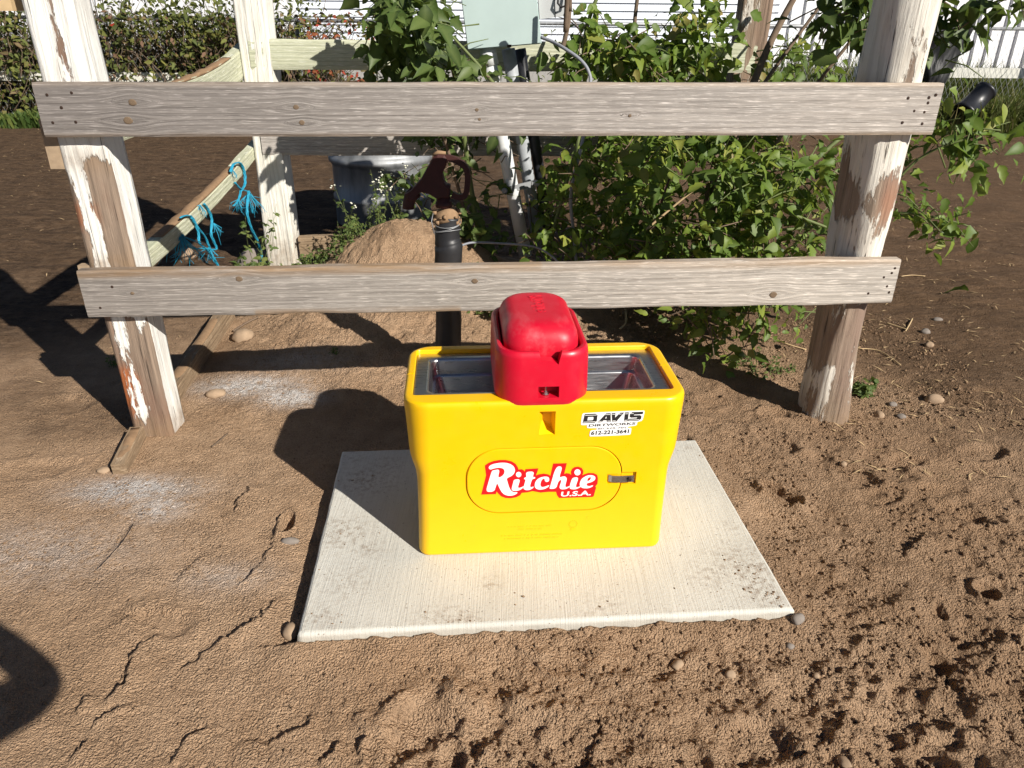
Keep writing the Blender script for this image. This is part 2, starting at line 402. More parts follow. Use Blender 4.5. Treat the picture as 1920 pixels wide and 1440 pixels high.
# ------------------------------------------------------------------ ground
YAW = R(4.59)
PADC, PADW, PADD = Vector((.0755, 1.9754, 0)), 1.336, .9175
def pad_local(x, y):
    dx, dy = x-PADC.x, y-PADC.y; c, s = math.cos(YAW), math.sin(YAW)
    return c*dx+s*dy, -s*dx+c*dy
SCARPS = [([(235, 1130), (260, 1165), (305, 1188)], .010), ([(305, 1190), (262, 1222), (242, 1255), (225, 1300), (205, 1312)], .017),
          ([(538, 1112), (490, 1160), (440, 1195), (390, 1222), (330, 1268)], .016), ([(255, 1320), (190, 1352), (150, 1400), (118, 1440)], .014),
          ([(520, 1000), (495, 1055), (450, 1105)], .011), ([(410, 1030), (350, 1075), (318, 1098)], .007),
          ([(384, 1358), (345, 1400), (318, 1440)], .014), ([(592, 1350), (560, 1375), (510, 1393), (450, 1388)], .012),
          ([(640, 1400), (600, 1440)], .014), ([(468, 915), (452, 945), (438, 960)], .017), ([(250, 985), (215, 1030), (185, 1068)], .006),
          ([(160, 1315), (145, 1340)], .012), ([(1240, 1262), (1305, 1270)], .007), ([(905, 1222), (870, 1238)], .008),
          ([(1500, 1312), (1610, 1240), (1680, 1205)], .012), ([(1740, 1245), (1790, 1262), (1820, 1330)], .016),
          ([(1760, 1365), (1700, 1385), (1640, 1384)], .013), ([(1690, 1045), (1720, 1015), (1745, 1010)], .02),
          ([(1600, 1170), (1650, 1172), (1695, 1158)], .014), ([(1460, 1370), (1500, 1410), (1535, 1425)], .015),
          ([(1565, 1300), (1575, 1360), (1545, 1410)], .012), ([(1600, 1105), (1700, 1145), (1800, 1190), (1880, 1240)], .006),
          ([(675, 1440), (680, 1405), (720, 1388)], .014), ([(890, 1440), (905, 1405), (960, 1390)], .012), ([(1095, 1345), (1130, 1370), (1100, 1420)], .012)]
PRINTS = [(1525, 1345, .075, .11, .3, .010), (1690, 1335, .13, .085, -.2, .012), (1600, 1158, .07, .045, 0, .008), (1468, 928, .075, .028, -.85, .035),
          (1853, 1108, .028, .032, 0, .035), (1765, 1142, .016, .028, .2, .018), (1120, 1390, .12, .07, .2, .010), (845, 1425, .03, .05, .1, .02),
          (725, 1415, .06, .05, 0, .012), (1310, 1428, .03, .04, .3, .014), (540, 985, .022, .045, .1, .03), (300, 1170, .10, .05, -.4, .008),
          (1420, 1390, .09, .06, .3, .012), (1840, 1180, .06, .05, 0, .010), (1760, 1225, .035, .04, .4, .012), (1650, 930, .09, .05, .3, .012),
          (1800, 960, .08, .05, -.3, .016), (1570, 1425, .03, .03, 0, .012), (1445, 1075, .05, .04, .2, .012), (1900, 1300, .07, .06, .1, .016),
          (1700, 860, .08, .05, .2, .012), (1450, 780, .07, .045, 0, .014), (1420, 690, .05, .03, .5, .016), (1840, 850, .1, .05, .1, .014), (120, 760, .12, .08, 0, .012), (60, 880, .14, .08, .3, .008)]
_pr = random.Random(21)
for _k in range(85):      # trampled ground: many shallow, overlapping treads
    _u = _pr.uniform(1250, 1980) if _k % 4 else _pr.uniform(760, 1900); _v = _pr.uniform(700, 1440) if _k % 4 else _pr.uniform(1230, 1440)
    _l = _pr.uniform(.07, .15)
    PRINTS.append((_u, _v, _l, _l*_pr.uniform(.5, .8), _pr.uniform(-1.6, 1.6), _pr.uniform(.004, .011)))
SUNH = np.array([SDIR.x, SDIR.y]); SUNH /= np.linalg.norm(SUNH)
def height(x, y, fine=True):
    x = np.asarray(x, float); y = np.asarray(y, float)
    z = .045*(fbm(x*1.1+3, y*1.1, 5, 3)-.5)
    near = 1-ss(4.5, 8, y)
    clod = (ss(-.75, .35, x+.25*(fbm(x*2, y*2, 31, 2)-.5)*2)*.85+.15)*(1-.55*ss(2.9, 3.6, y))
    inpen = ss(-1.5, -1.3, x)*(1-ss(1.2, 1.5, x))*ss(2.5, 2.8, y)*(1-ss(4.4, 4.9, y))
    clod = np.maximum(clod, inpen*.95)
    patch = ss(.35, .62, fbm(x*3.1+9, y*3.1, 77, 3))
    # undulation and crust
    z = z+.016*(fbm(x*5, y*5, 13, 3)-.5)*(.5+.9*clod)
    if fine:
        b = 1-np.abs(2*fbm(x*17, y*17, 41, 3)-1)
        z = z+clod*(.35+.65*patch)*(.0075*(b-.7)+.0075*(fbm(x*38, y*38, 53, 3)-.5))*near
        lum = vn(x*46+2, y*46, 91)*vn(x*21, y*21+5, 92)
        z = z+clod*(.3+.7*patch)*.010*np.maximum(lum-.33, 0)*near+clod*(.4+.6*patch)*.0060*(vn(x*118, y*118, 95)-.5)*near
        z = z+(1-.6*clod)*.0030*(fbm(x*22, y*22, 61, 5)-.5)*near
        z = z+.004*(vn(x*75, y*75, 71)-.5)*near
    # trampled yard behind
    yard = ss(3.4, 4.6, y)*(1-inpen)
    z = z+yard*.055*(fbm(x*3.5, y*6.5, 21, 4)-.5)
    # sand heap inside the pen
    z = z+.40*np.exp(-(((x+.62)/.52)**2+((y-4.25)/.55)**2)**1.15)
    z = z+.11*np.exp(-(((x-.45)/.9)**2+((y-4.0)/.75)**2))
    z = z+.05*np.exp(-(((x+.75)/.5)**2+((y-3.35)/.3)**2))
    z = z+.012*np.exp(-(((x+1.38)/.22)**2+((y-2.5)/.2)**2))+.006*np.exp(-(((x-1.33)/.25)**2+((y-2.72)/.2)**2))
    heap = np.exp(-(((x+.3)/1.1)**2+((y-3.7)/.75)**2)**1.5)*inpen
    if fine: z = z+heap*(.07*(fbm(x*4.5, y*4.5, 141, 3)-.5)+.035*(fbm(x*13, y*13, 142, 3)-.5)+.018*(1-np.abs(2*fbm(x*30, y*30, 143, 2)-1)))
    if fine:
        for pts, h in SCARPS:
            pw = [np.array(G(*q)[:2]) for q in pts]
            pw = [np.array(q[:2]) for q in smooth_path([(q[0], q[1], 0) for q in pw], 4)]
            a = np.array(pw)
            sel = np.where((x > a[:, 0].min()-.25) & (x < a[:, 0].max()+.25) & (y > a[:, 1].min()-.25) & (y < a[:, 1].max()+.25))
            if len(sel[0]) == 0: continue
            xs, ys = x[sel], y[sel]
            xs = xs+.032*(fbm(xs*30, ys*30, 8, 4)-.5)+.012*(vn(xs*120, ys*120, 6)-.5); ys = ys+.032*(fbm(xs*30, ys*30, 9, 4)-.5)+.012*(vn(xs*120, ys*120, 7)-.5)
            best = np.full(xs.shape, 9.); side = np.zeros(xs.shape); tt = np.zeros(xs.shape)
            for i in range(len(pw)-1):
                p, q = pw[i], pw[i+1]; dd = q-p; L2 = dd@dd
                t = np.clip(((xs-p[0])*dd[0]+(ys-p[1])*dd[1])/L2, 0, 1)
                ex, ey = xs-p[0]-t*dd[0], ys-p[1]-t*dd[1]; D = np.hypot(ex, ey)
                nrm = np.array([-dd[1], dd[0]])/math.sqrt(L2)
                if nrm@SUNH < 0: nrm = -nrm
                sd = ex*nrm[0]+ey*nrm[1]
                m = D < best; best = np.where(m, D, best); side = np.where(m, sd, side); tt = np.where(m, (i+t)/(len(pw)-1), tt)
            env = np.sin(np.clip(tt, .0, 1.)*math.pi)**.6*ss(.05, .42, fbm(xs*14, ys*14, 15, 2))
            env = env*np.exp(-(np.maximum(best-np.abs(side), 0)/.02)**2)
            up = ss(-.004, .004, side)*np.exp(-np.maximum(side, 0)/.055)
            dn = -(.35)*(1-ss(-.004, .004, side))*np.exp(-np.maximum(-side, 0)/.03)
            z[sel] += h*env*(up+dn)
        for u, v, rx, ry, ang, dep in PRINTS:
            c = G(u, v); ca, sa = math.cos(ang), math.sin(ang)
            dx, dy = x-c.x, y-c.y
            rm = max(rx, ry)*2.2; sel = np.where((np.abs(dx) < rm) & (np.abs(dy) < rm))
            if len(sel[0]) == 0: continue
            dx, dy = dx[sel], dy[sel]
            wob = 1+.75*(fbm(x[sel]*16, y[sel]*16, 3, 4)-.5)
            d = np.hypot((ca*dx+sa*dy)/rx, (-sa*dx+ca*dy)/ry)*wob
            z[sel] += -dep*(1-ss(.62, 1.05, d))+.45*dep*np.exp(-((d-1.22)/.25)**2)*(.3+1.4*fbm(x[sel]*25, y[sel]*25, 4, 2))
    # the slab's bed
    px, py = pad_local(x, y)
    dx = np.maximum(np.abs(px)-PADW/2, 0); dy = np.maximum(np.abs(py)-PADD/2, 0); dist = np.hypot(dx, dy)
    side_lvl = np.where(py < -PADD/2, .026, np.where(px > PADW/2, .022, -.004))
    k = np.exp(-(dist/.07)**2)
    z = z*(1-k)+k*(side_lvl+.016*(fbm(x*14, y*14, 44, 3)-.5)+.012*(fbm(x*40, y*40, 45, 2)-.5))
    z = np.where((np.abs(px) < PADW/2-.02) & (np.abs(py) < PADD/2-.02), -.05, z)
    return z
def ground_z(x, y):          # height read back from the finished ground mesh
    x = np.asarray(x, float); y = np.asarray(y, float)
    i = np.clip(np.searchsorted(gx, x)-1, 0, len(gx)-2); j = np.clip(np.searchsorted(gy, y)-1, 0, len(gy)-2)
    a = np.clip((x-gx[i])/(gx[i+1]-gx[i]), 0, 1); b = np.clip((y-gy[j])/(gy[j+1]-gy[j]), 0, 1)
    return (GZ[j, i]*(1-a)+GZ[j, i+1]*a)*(1-b)+(GZ[j+1, i]*(1-a)+GZ[j+1, i+1]*a)*b
def hz(x, y): return float(ground_z(x, y))

def axis(lo, hi, step, ext_lo, ext_hi, grow=1.06):
    a = list(np.arange(lo, hi, step)); s = step; p = lo
    left = []
    while p > ext_lo: s *= grow; p -= s; left.append(p)
    s = step; p = a[-1]; right = []
    while p < ext_hi: s *= grow; p += s; right.append(p)
    return np.array(left[::-1]+a+right)
gx = axis(-1.75, 2.05, .0054, -60, 60, 1.05); gy = axis(1.02, 3.5, .0056, .2, 3.5, 1.028); gy = gy[gy < 3.5]; gy = np.concatenate([gy, np.arange(3.5, 4.5, .0085), axis(4.5, 4.52, .0085, 4.5, 90, 1.032)[1:]]); gy = np.unique(np.round(gy, 5))
X, Y = np.meshgrid(gx, gy); nx, ny = len(gx), len(gy)
Z = height(X.ravel(), Y.ravel()); GZ = Z.reshape(ny, nx).copy(); xf, yf = X.ravel(), Y.ravel()
idx = np.arange(nx*ny).reshape(ny, nx)
faces = np.stack([idx[:-1, :-1], idx[:-1, 1:], idx[1:, 1:], idx[1:, :-1]], -1).reshape(-1, 4)
nz1 = fbm(xf*1.3, yf*1.3, 111, 4); nz2 = fbm(xf*4, yf*4, 112, 4)
inpen = ss(-1.6, -1.4, xf)*(1-ss(.1, .9, xf+.6*(nz2-.5)))*(1-ss(4.55, 5.0, yf))*ss(2.3, 2.7, yf)
tone = np.maximum(ss(2.9, 4.6, yf+1.4*(nz1-.5)+.75*np.maximum(xf-.9, 0)-.25+.5*ss(-1.2, -2.2, xf)), .8*ss(1.35, 2.3, xf+1.2*(nz1-.5))*ss(1.9, 3.0, yf))*(1-inpen)
tone = np.maximum(tone, .5*ss(.55, .75, nz1)*ss(-1.0, -1.6, xf)*ss(2.1, 2.6, yf))
damp = np.clip(ss(-.3, .9, xf+.8*(nz1-.5))*(.35+1.1*(nz2-.3)), 0, 1)*(1-inpen)+.5*ss(.5, .7, nz2)*inpen
lime = np.zeros_like(xf)
for u, v, rx, ry, a in [(250, 922, .20, .08, 1.3), (300, 955, .10, .09, .9), (470, 730, .22, .09, 1.25), (545, 748, .13, .08, 1.4), (60, 1040, .35, .15, .45), (430, 1085, .15, .07, .4), (560, 690, .25, .10, .5)]:
    c = G(u, v); lime = np.maximum(lime, a*np.exp(-(((xf-c.x)/rx)**2+((yf-c.y)/ry)**2)))
ground = put('ground', np_mesh('ground', np.stack([xf, yf, Z], -1), faces, {'tone': tone, 'damp': damp, 'lime': lime}), MAT['ground'], smooth=True)
ground['kind'] = 'structure'
del X, Y, Z, faces, idx, tone, damp, lime, inpen, nz1, nz2

# loose crumbs of soil
ico_v = []; t = (1+5**.5)/2
for a, b in ((-1, t), (1, t), (-1, -t), (1, -t)): ico_v += [(a, b, 0)]
for a, b in ((-1, t), (1, t), (-1, -t), (1, -t)): ico_v += [(0, a, b)]
for a, b in ((-1, t), (1, t), (-1, -t), (1, -t)): ico_v += [(b, 0, a)]
ico_v = np.array(ico_v); ico_v /= np.linalg.norm(ico_v[0])
ico_f = np.array([(0, 11, 5), (0, 5, 1), (0, 1, 7), (0, 7, 10), (0, 10, 11), (1, 5, 9), (5, 11, 4), (11, 10, 2), (10, 7, 6), (7, 1, 8), (3, 9, 4), (3, 4, 2), (3, 2, 6), (3, 6, 8), (3, 8, 9), (4, 9, 5), (2, 4, 11), (6, 2, 10), (8, 6, 7), (9, 8, 1)])
N = 76000
cx = rng.uniform(-1.7, 2.2, N); cy = 1.02+rng.uniform(0, 1, N)**1.4*2.9
pm = ss(-.8, .5, cx)*.55+.45
pm = np.maximum(pm, ss(2.4, 2.8, cy)*.7)
pm *= ss(.30, .62, fbm(cx*3.1+9, cy*3.1, 77, 3))*.9+.1
px, py = pad_local(cx, cy)
keep = (rng.uniform(0, 1, N) < pm) & ~((np.abs(px) < PADW/2+.006) & (np.abs(py) < PADD/2+.006))
cx, cy = cx[keep], cy[keep]; cz = ground_z(cx, cy)
_sx, _sy = [], []            # crumbs tracked on to the slab
for u, v, r, k_ in [(690, 900, .07, 60), (640, 1000, .06, 60), (650, 1090, .06, 40), (840, 1168, .05, 60), (1405, 1070, .06, 70), (1435, 1115, .04, 60), (600, 1160, .04, 40), (1330, 850, .03, 20), (1000, 1165, .12, 40), (1280, 1150, .1, 40)]:
    c = G(u, v, .05); _sx += list(c.x+rng.normal(0, r, k_)); _sy += list(c.y+rng.normal(0, r*.6, k_))
_sx, _sy = np.array(_sx), np.array(_sy); qx, qy = pad_local(_sx, _sy); ok_ = (np.abs(qx) < PADW/2-.01) & (np.abs(qy) < PADD/2-.01)
cx = np.concatenate([cx, _sx[ok_]]); cy = np.concatenate([cy, _sy[ok_]]); cz = np.concatenate([cz, np.full(ok_.sum(), .0515)]); n = len(cx)
sz = .0016+.0062*rng.uniform(0, 1, n)**6; sz[cz == .0515] *= .55; sz *= .6+.4*ss(-.6, .2, cx)
v = ico_v[None]*(1+.35*rng.uniform(-1, 1, (n, 12, 1)))*np.stack([sz*rng.uniform(.8, 1.3, n), sz*rng.uniform(.8, 1.3, n), sz*rng.uniform(.6, .9, n)], -1)[:, None, :]
v = v+np.stack([cx, cy, cz+.25*sz], -1)[:, None, :]
fcs = (ico_f[None]+12*np.arange(n)[:, None, None]).reshape(-1, 3)
o1 = np.ones(n*12)
crumbs = put('soil_crumbs', np_mesh('soil_crumbs', v.reshape(-1, 3), fcs, {'tone': .1*o1, 'damp': .45*o1, 'lime': 0*o1}), MAT['ground'], smooth=True)
tag(crumbs, 'loose crumbs of brown soil scattered over the dirt', 'soil', kind='stuff')

# ------------------------------------------------------------------ concrete slab
def slab():
    def outline(inset, jit, seed, z, zj=0):
        pts = []; hw, hd = PADW/2-inset, PADD/2-inset; c, s = math.cos(YAW), math.sin(YAW)
        segs = [((-hw, -hd), (hw, -hd), 90), ((hw, -hd), (hw, hd), 60), ((hw, hd), (-hw, hd), 90), ((-hw, hd), (-hw, -hd), 60)]
        for (a, b, n_) in segs:
            for i in range(n_):
                t_ = i/n_; x = a[0]+(b[0]-a[0])*t_; y = a[1]+(b[1]-a[1])*t_
                k1 = n3((x, y, seed), 9)*jit+n3((x, y, seed), 45)*jit*.5; k2 = n3((x, y, seed+3), 9)*jit+n3((x, y, seed+3), 45)*jit*.5
                x += k1; y += k2
                pts.append((PADC.x+c*x-s*y, PADC.y+s*x+c*y, z+zj*n3((x, y, seed+9), 26)))
        return pts
    rs = [outline(-.008, .004, 5, -.035), outline(-.006, .005, 4, .004, .004), outline(-.003, .005, 3, .022, .005), outline(0, .003, 2, .036, .005), outline(.001, .002, 1, .043, .001), outline(.004, .0015, 1, .048), outline(.009, .001, 1, .050)]
    m = MB(); m.rings(rs, False)
    me = m.mesh('slab'); nring = len(rs[0])
    # top as a grid fan for stains
    bm = bmesh.new(); bm.from_mesh(me); bm.verts.ensure_lookup_table()
    top = [bm.verts[(len(rs)-1)*nring+i] for i in range(nring)]
    bm.faces.new(top); bm.normal_update(); bm.to_mesh(me); bm.free()
    e = me.attributes.new('edge', 'FLOAT', 'POINT'); e.data.foreach_set('value', np.repeat(np.array([1, 1, 1, .8, .15, 0, 0], np.float32), nring))
    return me
me = slab()
# retopologise the top into a fine grid so that stains can sit where they are in the photo
gw, gd = 90, 64; c_, s_ = math.cos(YAW), math.sin(YAW)
lx = np.linspace(-PADW/2+.010, PADW/2-.010, gw); ly = np.linspace(-PADD/2+.010, PADD/2-.010, gd)
LX, LY_ = np.meshgrid(lx, ly); LX = LX.ravel(); LY_ = LY_.ravel()
wx = PADC.x+c_*LX-s_*LY_; wy = PADC.y+s_*LX+c_*LY_
st = np.zeros_like(LX)
for u, v, r, a in [(660, 860, .06, .5), (690, 900, .10, .8), (640, 1000, .09, .9), (690, 1030, .05, .8), (650, 1090, .09, .5), (830, 1170, .07, .9), (920, 1095, .03, .7), (1400, 1060, .10, .9), (1420, 1100, .06, 1.), (1330, 850, .05, .6), (1290, 840, .03, .6), (1330, 1080, .07, .6), (1130, 1140, .06, .5), (600, 1160, .06, .7), (1440, 1120, .05, .9), (730, 870, .05, .7), (1370, 990, .04, .5), (860, 1168, .05, 1.)]:
    c = G(u, v, .05); st = np.maximum(st, a*np.exp(-(((wx-c.x)**2+(wy-c.y)**2)/r**2)))
ed = np.minimum(PADW/2-np.abs(LX), PADD/2-np.abs(LY_)); st = np.maximum(st, .28*np.exp(-ed/.03))
gi = np.arange(gw*gd).reshape(gd, gw)
gf = np.stack([gi[:-1, :-1], gi[:-1, 1:], gi[1:, 1:], gi[1:, :-1]], -1).reshape(-1, 4)
pad_root = thing('concrete_slab', 'pale broom-finished concrete slab on the dirt under the yellow waterer', 'slab', (PADC.x, PADC.y, 0))
put('slab_edge', me, MAT['concrete'], pad_root, True)
put('slab_top', np_mesh('slab_top', np.stack([wx, wy, np.full_like(wx, .0515)], -1), gf, {'stain': st}), MAT['concrete'], pad_root, True)

# ------------------------------------------------------------------ livestock waterer
WO = Vector((.092, 1.803, .0517)); WY = R(4.2)
WEX = Vector((math.cos(WY), math.sin(WY), 0)); WEY = Vector((-math.sin(WY), math.cos(WY), 0))
def W(x, y, z): return WO+WEX*x+WEY*y+Vector((0, 0, z))
def WL(u, v, y=0.):
    p = Vp(u, v, WO+WEY*y, WEY)-WO; return (p.dot(WEX), p.z)
wat = thing('livestock_waterer', 'bright yellow plastic livestock waterer with red cover standing on the concrete slab', 'waterer', WO)
def rrect(hx0, hx1, y0, y1, r, z, n=9):
    pts = []
    for (cx_, cy_, a0) in ((hx1-r, y0+r, -90), (hx1-r, y1-r, 0), (hx0+r, y1-r, 90), (hx0+r, y0+r, 180)):
        for i in range(n): 
            a = R(a0+90*i/(n-1)); pts.append(Vector((cx_+r*math.cos(a), cy_+r*math.sin(a), z)))
    return pts
def densify(ring, k):   # split long straight runs so flat sides shade flat
    out = []
    for i, p in enumerate(ring):
        q = ring[(i+1) % len(ring)]; out.append(p)
        if i % 9 == 8:
            for j in range(1, k): out.append(p.lerp(q, j/k))
    return out
def evaluated(o):
    dg = bpy.context.evaluated_depsgraph_get(); dg.update()
    return bpy.data.meshes.new_from_object(o.evaluated_get(dg))
def cut(me, cutters):
    o = bpy.data.objects.new('tmp', me); col.objects.link(o); cs = []
    for cm in cutters:
        c = bpy.data.objects.new('tmpc', recalc(cm)); col.objects.link(c); cs.append(c)
        b = o.modifiers.new('b', 'BOOLEAN'); b.operation = 'DIFFERENCE'; b.solver = 'EXACT'; b.object = c
    bpy.context.view_layer.update()
    r = evaluated(o)
    bpy.data.objects.remove(o)
    for c in cs: bpy.data.objects.remove(c)
    return r
def toW(me):
    me.transform(Matrix.Translation(WO) @ Matrix.Rotation(WY, 4, 'Z')); return me
def wn(o, ang=35):
    for p in o.data.polygons: p.use_smooth = True
    me_ = o.data; bm = bmesh.new(); bm.from_mesh(me_)
    for e in bm.edges:
        e.smooth = not (len(e.link_faces) == 2 and e.calc_face_angle(0) > R(ang))
    bm.to_mesh(me_); bm.free()
    m = o.modifiers.new('wn', 'WEIGHTED_NORMAL'); m.keep_sharp = True; m.weight = 80
    return o
lv = [(.0, .357, .010, .356, .03), (.003, .363, .004, .361, .032), (.012, .366, .001, .364, .034), (.13, .3635, .0, .364, .036), (.245, .3632, .0, .364, .038), (.262, .3640, .0, .3645, .04),
      (.285, .3668, .0, .366, .044), (.315, .3765, -.001, .371, .052), (.335, .3815, -.002, .374, .056), (.36, .3845, -.002, .378, .060), (.43, .3885, -.003, .386, .066), (.488, .3925, -.004, .394, .07),
      (.500, .3925, -.004, .394, .07), (.508, .3905, -.002, .392, .068), (.5125, .3865, .002, .388, .066), (.514, .3815, .007, .383, .062)]
rs = [densify(rrect(-h+.006*min(1, z/.4), h+.006*min(1, z/.4), y0, y1, r, z), 6) for z, h, y0, y1, r in lv]
rs += [densify(rrect(-.364, .368, .050, .360, .014, .514), 6), densify(rrect(-.362, .366, .052, .358, .012, .511), 6), densify(rrect(-.362, .366, .052, .358, .012, .37), 6)]
m = MB(); m.rings(rs, True); body = recalc(m.mesh('body'))
def prism2(poly, y0, y1):       # polygon in (x,z) swept along y
    n_ = len(poly); q = MB(); q.add([Vector((x, y0, z)) for x, z in poly]+[Vector((x, y1, z)) for x, z in poly],
        [tuple(range(n_)), tuple(range(2*n_-1, n_-1, -1))]+[(i, (i+1) % n_, n_+(i+1) % n_, n_+i) for i in range(n_)])
    return q.mesh()
def stadium(x0, x1, z0, z1, r, n=14):
    pts = []
    for cx_, cz_, a0 in ((x1-r, z0+r, -90), (x1-r, z1-r, 0), (x0+r, z1-r, 90), (x0+r, z0+r, 180)):
        for i in range(n): a = R(a0+90*i/(n-1)); pts.append((cx_+r*math.cos(a), cz_+r*math.sin(a)))
    return pts
PX0, PX1, PZ0, PZ1, PR = -.2215, .2265, .1475, .3680, .098
pocket = MB(); pk = [(-.0165, .408), (.0275, .408), (.0275, .482), (-.0165, .482)]
bk = [(-.004, .438), (.0215, .4135), (.0215, .474), (-.004, .474)]
pocket.add([Vector((x, -.03, z)) for x, z in pk]+[Vector((x, .0, z)) for x, z in pk]+[Vector((x, .034, z)) for x, z in bk],
           [(0, 1, 2, 3), (11, 10, 9, 8)]+[(4*k+i, 4*k+(i+1) % 4, 4*k+4+(i+1) % 4, 4*k+4+i) for k in range(2) for i in range(4)])
side = MB().box((-.372, .19, .513), (.06, .004, .006)); side2 = MB().box((.378, .21, .513), (.06, .004, .006))
body = cut(body, [prism2(stadium(PX0, PX1, PZ0, PZ1, PR), -.03, .012), pocket.mesh(), prism2([(.2, .236), (.268, .236), (.268, .276), (.2, .276)], -.03, .009), side.mesh(), side2.mesh()])
wn(put('body', toW(body), MAT['yellow'], wat), 32)
# access panel with rounded edge
pr = []
for ins, yy in ((.0028, .0115), (.0028, .003), (.0034, .0005), (.005, -.0012), (.008, -.0018)):
    pr.append([Vector((x, yy, z)) for x, z in stadium(PX0+ins, PX1-ins, PZ0+ins, PZ1-ins, PR-ins)])
panel = cut(recalc(MB().rings(pr, True).mesh('panel')), [prism2([(.181, .241), (.24, .241), (.24, .2725), (.181, .2725)], -.03, .004)])
panel = put('access_panel', toW(panel), MAT['yellow'], wat); wn(panel, 35)
# latch
lt = MB()
prof = [(.188, .0), (.196, -.006), (.215, -.0085), (.235, -.0085), (.26, -.008)]
lt.rings([[Vector((x, y-.0, z)) for z in (.2475, .2685)]+[Vector((x, y+.0025, z)) for z in (.2685, .2475)] for x, y in prof], True)
latch = put('latch', toW(recalc(lt.mesh())), MAT['steel'], wat)
b = MB(); b.rings([[Vector((.247+rr*math.cos(a*math.pi/3), yy, .258+rr*math.sin(a*math.pi/3))) for a in range(6)] for yy, rr in ((-.008, .0065), (-.0125, .0065), (-.0135, .0045))], True)
b.box((.2435, -.0128, .256), (.008, .004, .006))
put('bolt', toW(recalc(b.mesh())), MAT['nail'], latch)

# flat print: filled outlines
def fill2d(polys, mapf):
    """polys: list of closed 2-D outlines (holes inside); mapf takes (a,b) to local (x,z)"""
    cu = bpy.data.curves.new('c', 'CURVE'); cu.dimensions = '2D'; cu.fill_mode = 'BOTH'
    for p in polys:
        s = cu.splines.new('POLY'); s.points.add(len(p)-1); s.use_cyclic_u = True
        for q, (a, b_) in zip(s.points, p): q.co = (a*.001, -b_*.001, 0, 1)
    o = bpy.data.objects.new('tmp', cu); col.objects.link(o); bpy.context.view_layer.update()
    me_ = evaluated(o); bpy.data.objects.remove(o)
    return me_
def chaikin(p, it=2):
    for _ in range(it):
        o = []
        for i in range(len(p)):
            a, b_ = p[i], p[(i+1) % len(p)]
            o += [(.78*a[0]+.22*b_[0], .78*a[1]+.22*b_[1]), (.22*a[0]+.78*b_[0], .22*a[1]+.78*b_[1])]
        p = o
    return p
def flat(me_, pix, y, name, mat, parent, thick=.0):
    """mesh in photo-crop units (x, -y)*.001 -> on the front face at depth y"""
    for v_ in me_.vertices:
        u, vv = pix(v_.co.x*1000, -v_.co.y*1000); x, z = WL(u, vv, y); v_.co = (x, y, z)
    bm = bmesh.new(); bm.from_mesh(me_)
    for f_ in bm.faces:
        if f_.normal.y > 0: f_.normal_flip()
    bm.to_mesh(me_); bm.free()
    return put(name, toW(me_), mat, parent)
def text2d(s, p0, p1, h, shear=0., bold=0., shift=0.):
    """text whose baseline runs p0->p1 in crop units with cap height h"""
    cu = bpy.data.curves.new('t', 'FONT'); cu.body = s; cu.shear = 0; cu.offset = bold; cu.resolution_u = 4
    o = bpy.data.objects.new('tmp', cu); col.objects.link(o); bpy.context.view_layer.update()
    me_ = evaluated(o); bpy.data.objects.remove(o)
    xs = [v_.co.x for v_ in me_.vertices]; x0, x1 = min(xs), max(xs); cap = .729
    d = Vector((p1[0]-p0[0], p1[1]-p0[1])); n_ = Vector((d.y, -d.x)).normalized()
    for v_ in me_.vertices:
        t_ = (v_.co.x-x0)/(x1-x0); hh = v_.co.y/cap
        q = Vector(p0)+d*t_+n_*(h*hh)+d.normalized()*(shear*h*hh)
        v_.co = (q.x*.001, -q.y*.001, 0)
    return me_
pixA = lambda a, b_: (860+a/5.3333, 820+b_/5.3333)
RED = [(262, 282), (300, 255), (350, 236), (410, 226), (470, 226), (530, 240), (570, 265), (592, 300), (598, 322), (630, 318), (652, 330), (662, 345), (668, 318), (798, 310), (785, 350), (772, 382), (800, 370), (850, 362), (895, 370), (918, 385), (945, 262), (1082, 258), (1055, 368), (1075, 358), (1105, 362), (1128, 375), (1122, 345), (1135, 315), (1160, 298), (1195, 293), (1230, 305), (1248, 335), (1245, 362), (1235, 380), (1260, 368), (1300, 356), (1350, 358), (1385, 375), (1393, 410), (1388, 465), (1368, 490), (1374, 505), (1350, 590), (1335, 597), (1005, 607), (985, 580), (975, 545), (900, 545), (820, 553), (780, 545), (740, 538), (690, 550), (630, 556), (615, 580), (575, 600), (520, 610), (470, 607), (425, 590), (395, 560), (380, 540), (372, 568), (225, 573), (240, 520), (275, 380)]
LR = [(302, 312), (300, 298), (315, 280), (350, 265), (420, 253), (480, 255), (525, 270), (555, 295), (565, 330), (555, 362), (528, 388), (478, 410), (490, 450), (505, 500), (522, 532), (550, 550), (592, 548), (580, 565), (545, 582), (495, 585), (455, 572), (428, 545), (408, 508), (385, 455), (372, 490), (356, 543), (270, 547), (300, 440), (332, 335), (345, 330), (412, 318), (392, 405), (430, 392), (455, 365), (460, 335), (445, 312), (405, 302), (350, 312), (318, 324)]
LI = [(552, 422), (618, 417), (592, 497), (600, 507), (628, 500), (652, 486), (645, 505), (610, 530), (560, 538), (532, 530), (530, 508), (546, 450)]
LT = [(672, 345), (756, 341), (740, 398), (768, 396), (762, 414), (735, 416), (712, 488), (722, 500), (752, 490), (745, 508), (710, 527), (670, 529), (648, 515), (650, 492), (672, 419), (652, 421), (657, 402), (678, 400)]
LC = [(905, 405), (905, 438), (882, 448), (862, 440), (860, 416), (845, 412), (825, 435), (815, 475), (828, 498), (862, 494), (908, 474), (900, 495), (860, 518), (805, 525), (770, 512), (758, 485), (768, 440), (800, 408), (850, 392), (888, 393)]
